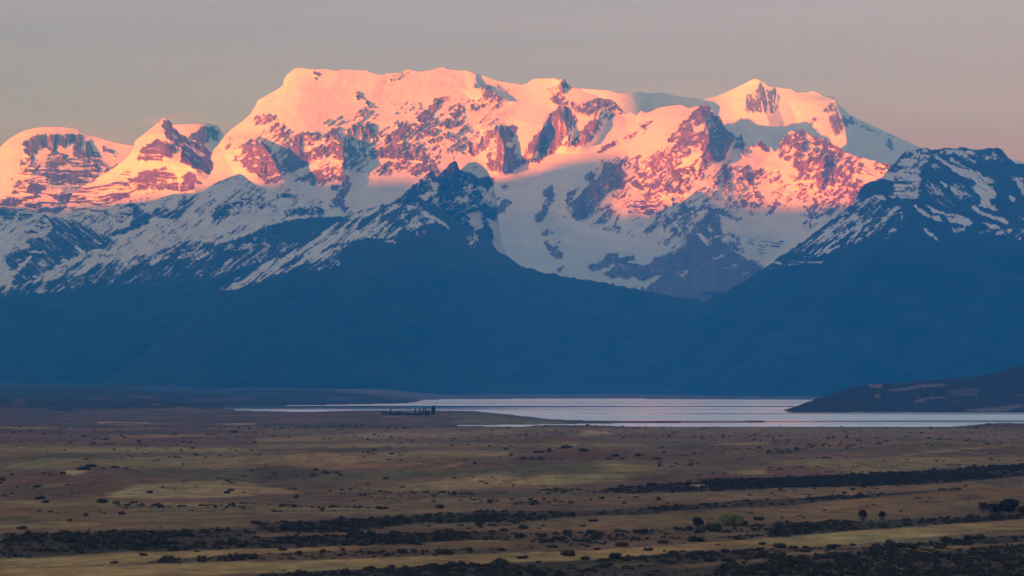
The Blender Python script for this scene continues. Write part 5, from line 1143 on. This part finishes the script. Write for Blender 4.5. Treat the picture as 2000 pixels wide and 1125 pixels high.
def merge(points, variants, name, mat, label):
    Vs, Ts = [], []
    off = 0
    vi = rs.randint(len(variants), size=len(points))
    for k, (V, T) in enumerate(variants):
        P = points[vi == k]
        if not len(P):
            continue
        a = rs.rand(len(P)) * 6.28
        c, s = np.cos(a), np.sin(a)
        sc = P[:, 3]; sz = sc * (0.75 + 0.4 * rs.rand(len(P)))
        x = (V[None, :, 0] * c[:, None] - V[None, :, 1] * s[:, None]) * sc[:, None] + P[:, None, 0]
        y = (V[None, :, 0] * s[:, None] + V[None, :, 1] * c[:, None]) * sc[:, None] + P[:, None, 1]
        z = V[None, :, 2] * sz[:, None] + P[:, None, 2]
        Vs.append(np.stack([x, y, z], -1).reshape(-1, 3))
        Ts.append((T[None] + (np.arange(len(P)) * len(V))[:, None, None]).reshape(-1, 3) + off)
        off += len(P) * len(V)
    me = tri_mesh(name, np.concatenate(Vs), np.concatenate(Ts), mat)
    o = link(bpy.data.objects.new(name, me))
    tag(o, label, 'scrub', None, 'stuff')
    return o
merge(PTS[rest], VAR, 'scrub', M_shrub, 'dark low scrub in long belts across the dry plain')

# trees: trunk with limbs + crown
def trunk_mesh(h, r0, lean=0.0, limbs=4, seed=1, mat=None):
    r = np.random.RandomState(seed)
    V = []; T = []
    def tube(p0, p1, a, b, n=6):
        p0 = np.array(p0, float); p1 = np.array(p1, float); d = p1 - p0; d /= np.linalg.norm(d)
        e = np.cross(d, (0.3, 1, 0.2)); e /= np.linalg.norm(e); f = np.cross(d, e)
        base = len(V)
        for p, q in ((p0, a), ((p0 + p1) / 2 + e * a * 0.4, (a + b) / 2), (p1, b)):
            for i in range(n):
                t = 6.283 * i / n
                V.append(tuple(p + q * (e * math.cos(t) + f * math.sin(t))))
        for j in range(2):
            for i in range(n):
                a0 = base + j * n + i; a1 = base + j * n + (i + 1) % n
                T.append((a0, a1, a1 + n)); T.append((a0, a1 + n, a0 + n))
    tube((0, 0, -0.4), (lean * h, 0, h), r0, r0 * 0.45)
    for k in range(limbs):
        z = h * (0.45 + 0.5 * k / max(limbs, 1)); a = 6.283 * r.rand()
        tube((lean * z, 0, z), (lean * z + math.cos(a) * h * 0.5, math.sin(a) * h * 0.5, z + h * 0.45), r0 * 0.45, r0 * 0.12, 5)
    return tri_mesh('trunk', np.array(V), np.array(T), M_bark)

def crown_tall(n, rx, h, leaf, seed, z0, taper=0.7):
    """upright crown: leaf faces round a column that narrows upward, with gaps"""
    r = np.random.RandomState(seed)
    V = []; T = []; nv = 0
    nb = max(6, int(h / rx * 3))
    blobs = []
    for k in range(nb):
        t = (k + 0.5) / nb
        w = rx * (math.sin(math.pi * min(1, t * 0.9 + 0.12)) ** 0.6) * (1 - taper * t * 0.5)
        a = 6.283 * r.rand()
        blobs.append((0.35 * w * math.cos(a), 0.35 * w * math.sin(a), z0 + t * h, w * (0.6 + 0.35 * r.rand()), h / nb * 1.2))
    for (cx, cy, cz, w, hz) in blobs:
        for k in range(n // nb):
            d = r.normal(size=3); d /= np.linalg.norm(d)
            q = r.rand() ** 0.35
            p = np.array((cx + w * q * d[0], cy + w * q * d[1], cz + hz * q * d[2]))
            t = r.normal(size=(3, 3)) * leaf
            V += [tuple(p + t[0]), tuple(p + t[1]), tuple(p + t[2])]; T.append((nv, nv + 1, nv + 2)); nv += 3
    return np.array(V), np.array(T)

def tree(name, u, v, w_px, h_px, mat, label, cat='tree', group=None, seed=1, tall=False, n=900, trunk_h=0.3, lobes=9):
    X, Y, Z = at(u, v)
    w = w_px * Y / F; h = h_px * Y / F
    root = bpy.data.objects.new(name, None); link(root); root.location = (X, Y, Z)
    tag(root, label, cat, group)
    th = h * trunk_h
    link(bpy.data.objects.new('trunk', trunk_mesh(max(th * 1.5, 0.8), max(0.05 * w, 0.018 * h), 0.02, 0 if tall else 5, seed)), root)
    if tall:
        V, T = crown_tall(n, w / 2, h * 0.94, 0.035 * h + 0.2, seed, h * 0.08)
    else:
        ragged = name in ('dark_tree', 'bare_tree')
        V, T = clump_arrays(int(n * (1.5 if ragged else 1.0)), w / 2, (h - th) * 0.95, (0.05 if ragged else 0.034) * w, lobes=lobes, core=not ragged, seed=seed, top=0.9)
        V = V + np.array((0, 0, th * 0.75))
    link(bpy.data.objects.new('crown', tri_mesh('crown', V, T, mat)), root)
    return root

tree('broadleaf_tree', 1430, 1026.5, 46, 25, M_green, 'rounded yellow-green tree, the brightest on the plain', seed=3, n=1600, trunk_h=0.12, lobes=13)
tree('broadleaf_tree', 1395, 1038, 30, 16, M_deep, 'low deep green tree just below and left of the yellow-green one', seed=4, n=900, trunk_h=0.1)
tree('bare_tree', 1365, 1030, 25, 19, M_grey, 'grey-brown twiggy tree left of the yellow-green one', seed=5, n=900, trunk_h=0.3)
tree('dark_tree', 1685, 1018, 17, 22, M_grey, 'upright dark tree above the golden strip, left one of a pair', seed=6, n=900, trunk_h=0.2, lobes=10)
tree('dark_tree', 1723, 1017, 14, 20, M_grey, 'upright dark tree above the golden strip, right one of a pair', seed=7, n=900, trunk_h=0.2, lobes=10)
tree('dark_tree', 1920, 1000, 18, 20, M_shrub, 'narrow dark tree at the left of the clump at far right', seed=8, n=700, trunk_h=0.25)
tree('dark_tree', 1945, 1003, 34, 18, M_grey, 'low brownish twiggy tree in the middle of the clump at far right', seed=9, n=900, trunk_h=0.15)
tree('dark_tree', 1972, 1001, 36, 26, M_shrub, 'tallest dark tree in the clump at far right', seed=10, n=1200, trunk_h=0.2, lobes=11)
tree('dark_tree', 1996, 1004, 22, 16, M_shrub, 'dark tree cut by the right edge of the frame', seed=11, n=700, trunk_h=0.2)
# poplars and farmstead trees on the spit
POP = [(747, 3.4, 8.5, 'short poplar at the left end of the row of trees on the lake spit'), (763.5, 3.0, 11.5, 'slim poplar in the left half of the row on the spit'), (811.5, 3.4, 11.5, 'poplar first of three slim ones, middle of the spit'),
       (819.7, 2.6, 12, 'poplar second of three slim ones, middle of the spit'), (827, 2.4, 12.5, 'poplar third of three slim ones, middle of the spit'), (831.3, 3.2, 13, 'poplar just left of the tall pair on the spit'),
       (838, 4.0, 10.5, 'shorter broad poplar touching the tall pair on the spit'), (844.2, 4.6, 17, 'tall poplar, left one of the tallest pair on the spit'), (847.8, 4.0, 18, 'tallest poplar, right one of the pair on the spit')]
for i, (u, w, h, lab) in enumerate(POP):
    tree('poplar_tree', u, 810.8, w, h, M_poplar, lab, group='poplars on the lake spit', seed=20 + i, tall=True, n=520)
LOWT = [(753.5, 7, 9, 'rounded tree between the first two poplars on the spit'), (759, 6, 7, 'low tree left of the slim poplar on the spit'), (769, 8, 6, 'low tree right of the slim poplar on the spit'), (776, 9, 8.5, 'broadest rounded tree on the spit'),
        (783, 9, 7, 'rounded tree right of the broadest one on the spit'), (791, 8, 6, 'low tree in the dip of the row on the spit'), (799, 9, 5.5, 'flat low tree in mid row on the spit'), (806, 8, 5, 'flat low tree before the three slim poplars'),
        (815, 7, 5, 'low bushy tree under the first slim poplars'), (823, 7, 5.5, 'low bushy tree between the slim poplars'), (834.5, 6, 7.5, 'low tree crowding the foot of the tall pair'), (856, 5, 4, 'small bush-like tree just right of the tall pair'), (876, 3, 3.5, 'tiny tree alone on the bare end of the spit')]
for i, (u, w, h, lab) in enumerate(LOWT):
    tree('farm_tree', u, 811.2, w, h, M_poplar, lab, group='low trees on the lake spit', seed=40 + i, n=220, trunk_h=0.12, lobes=5)
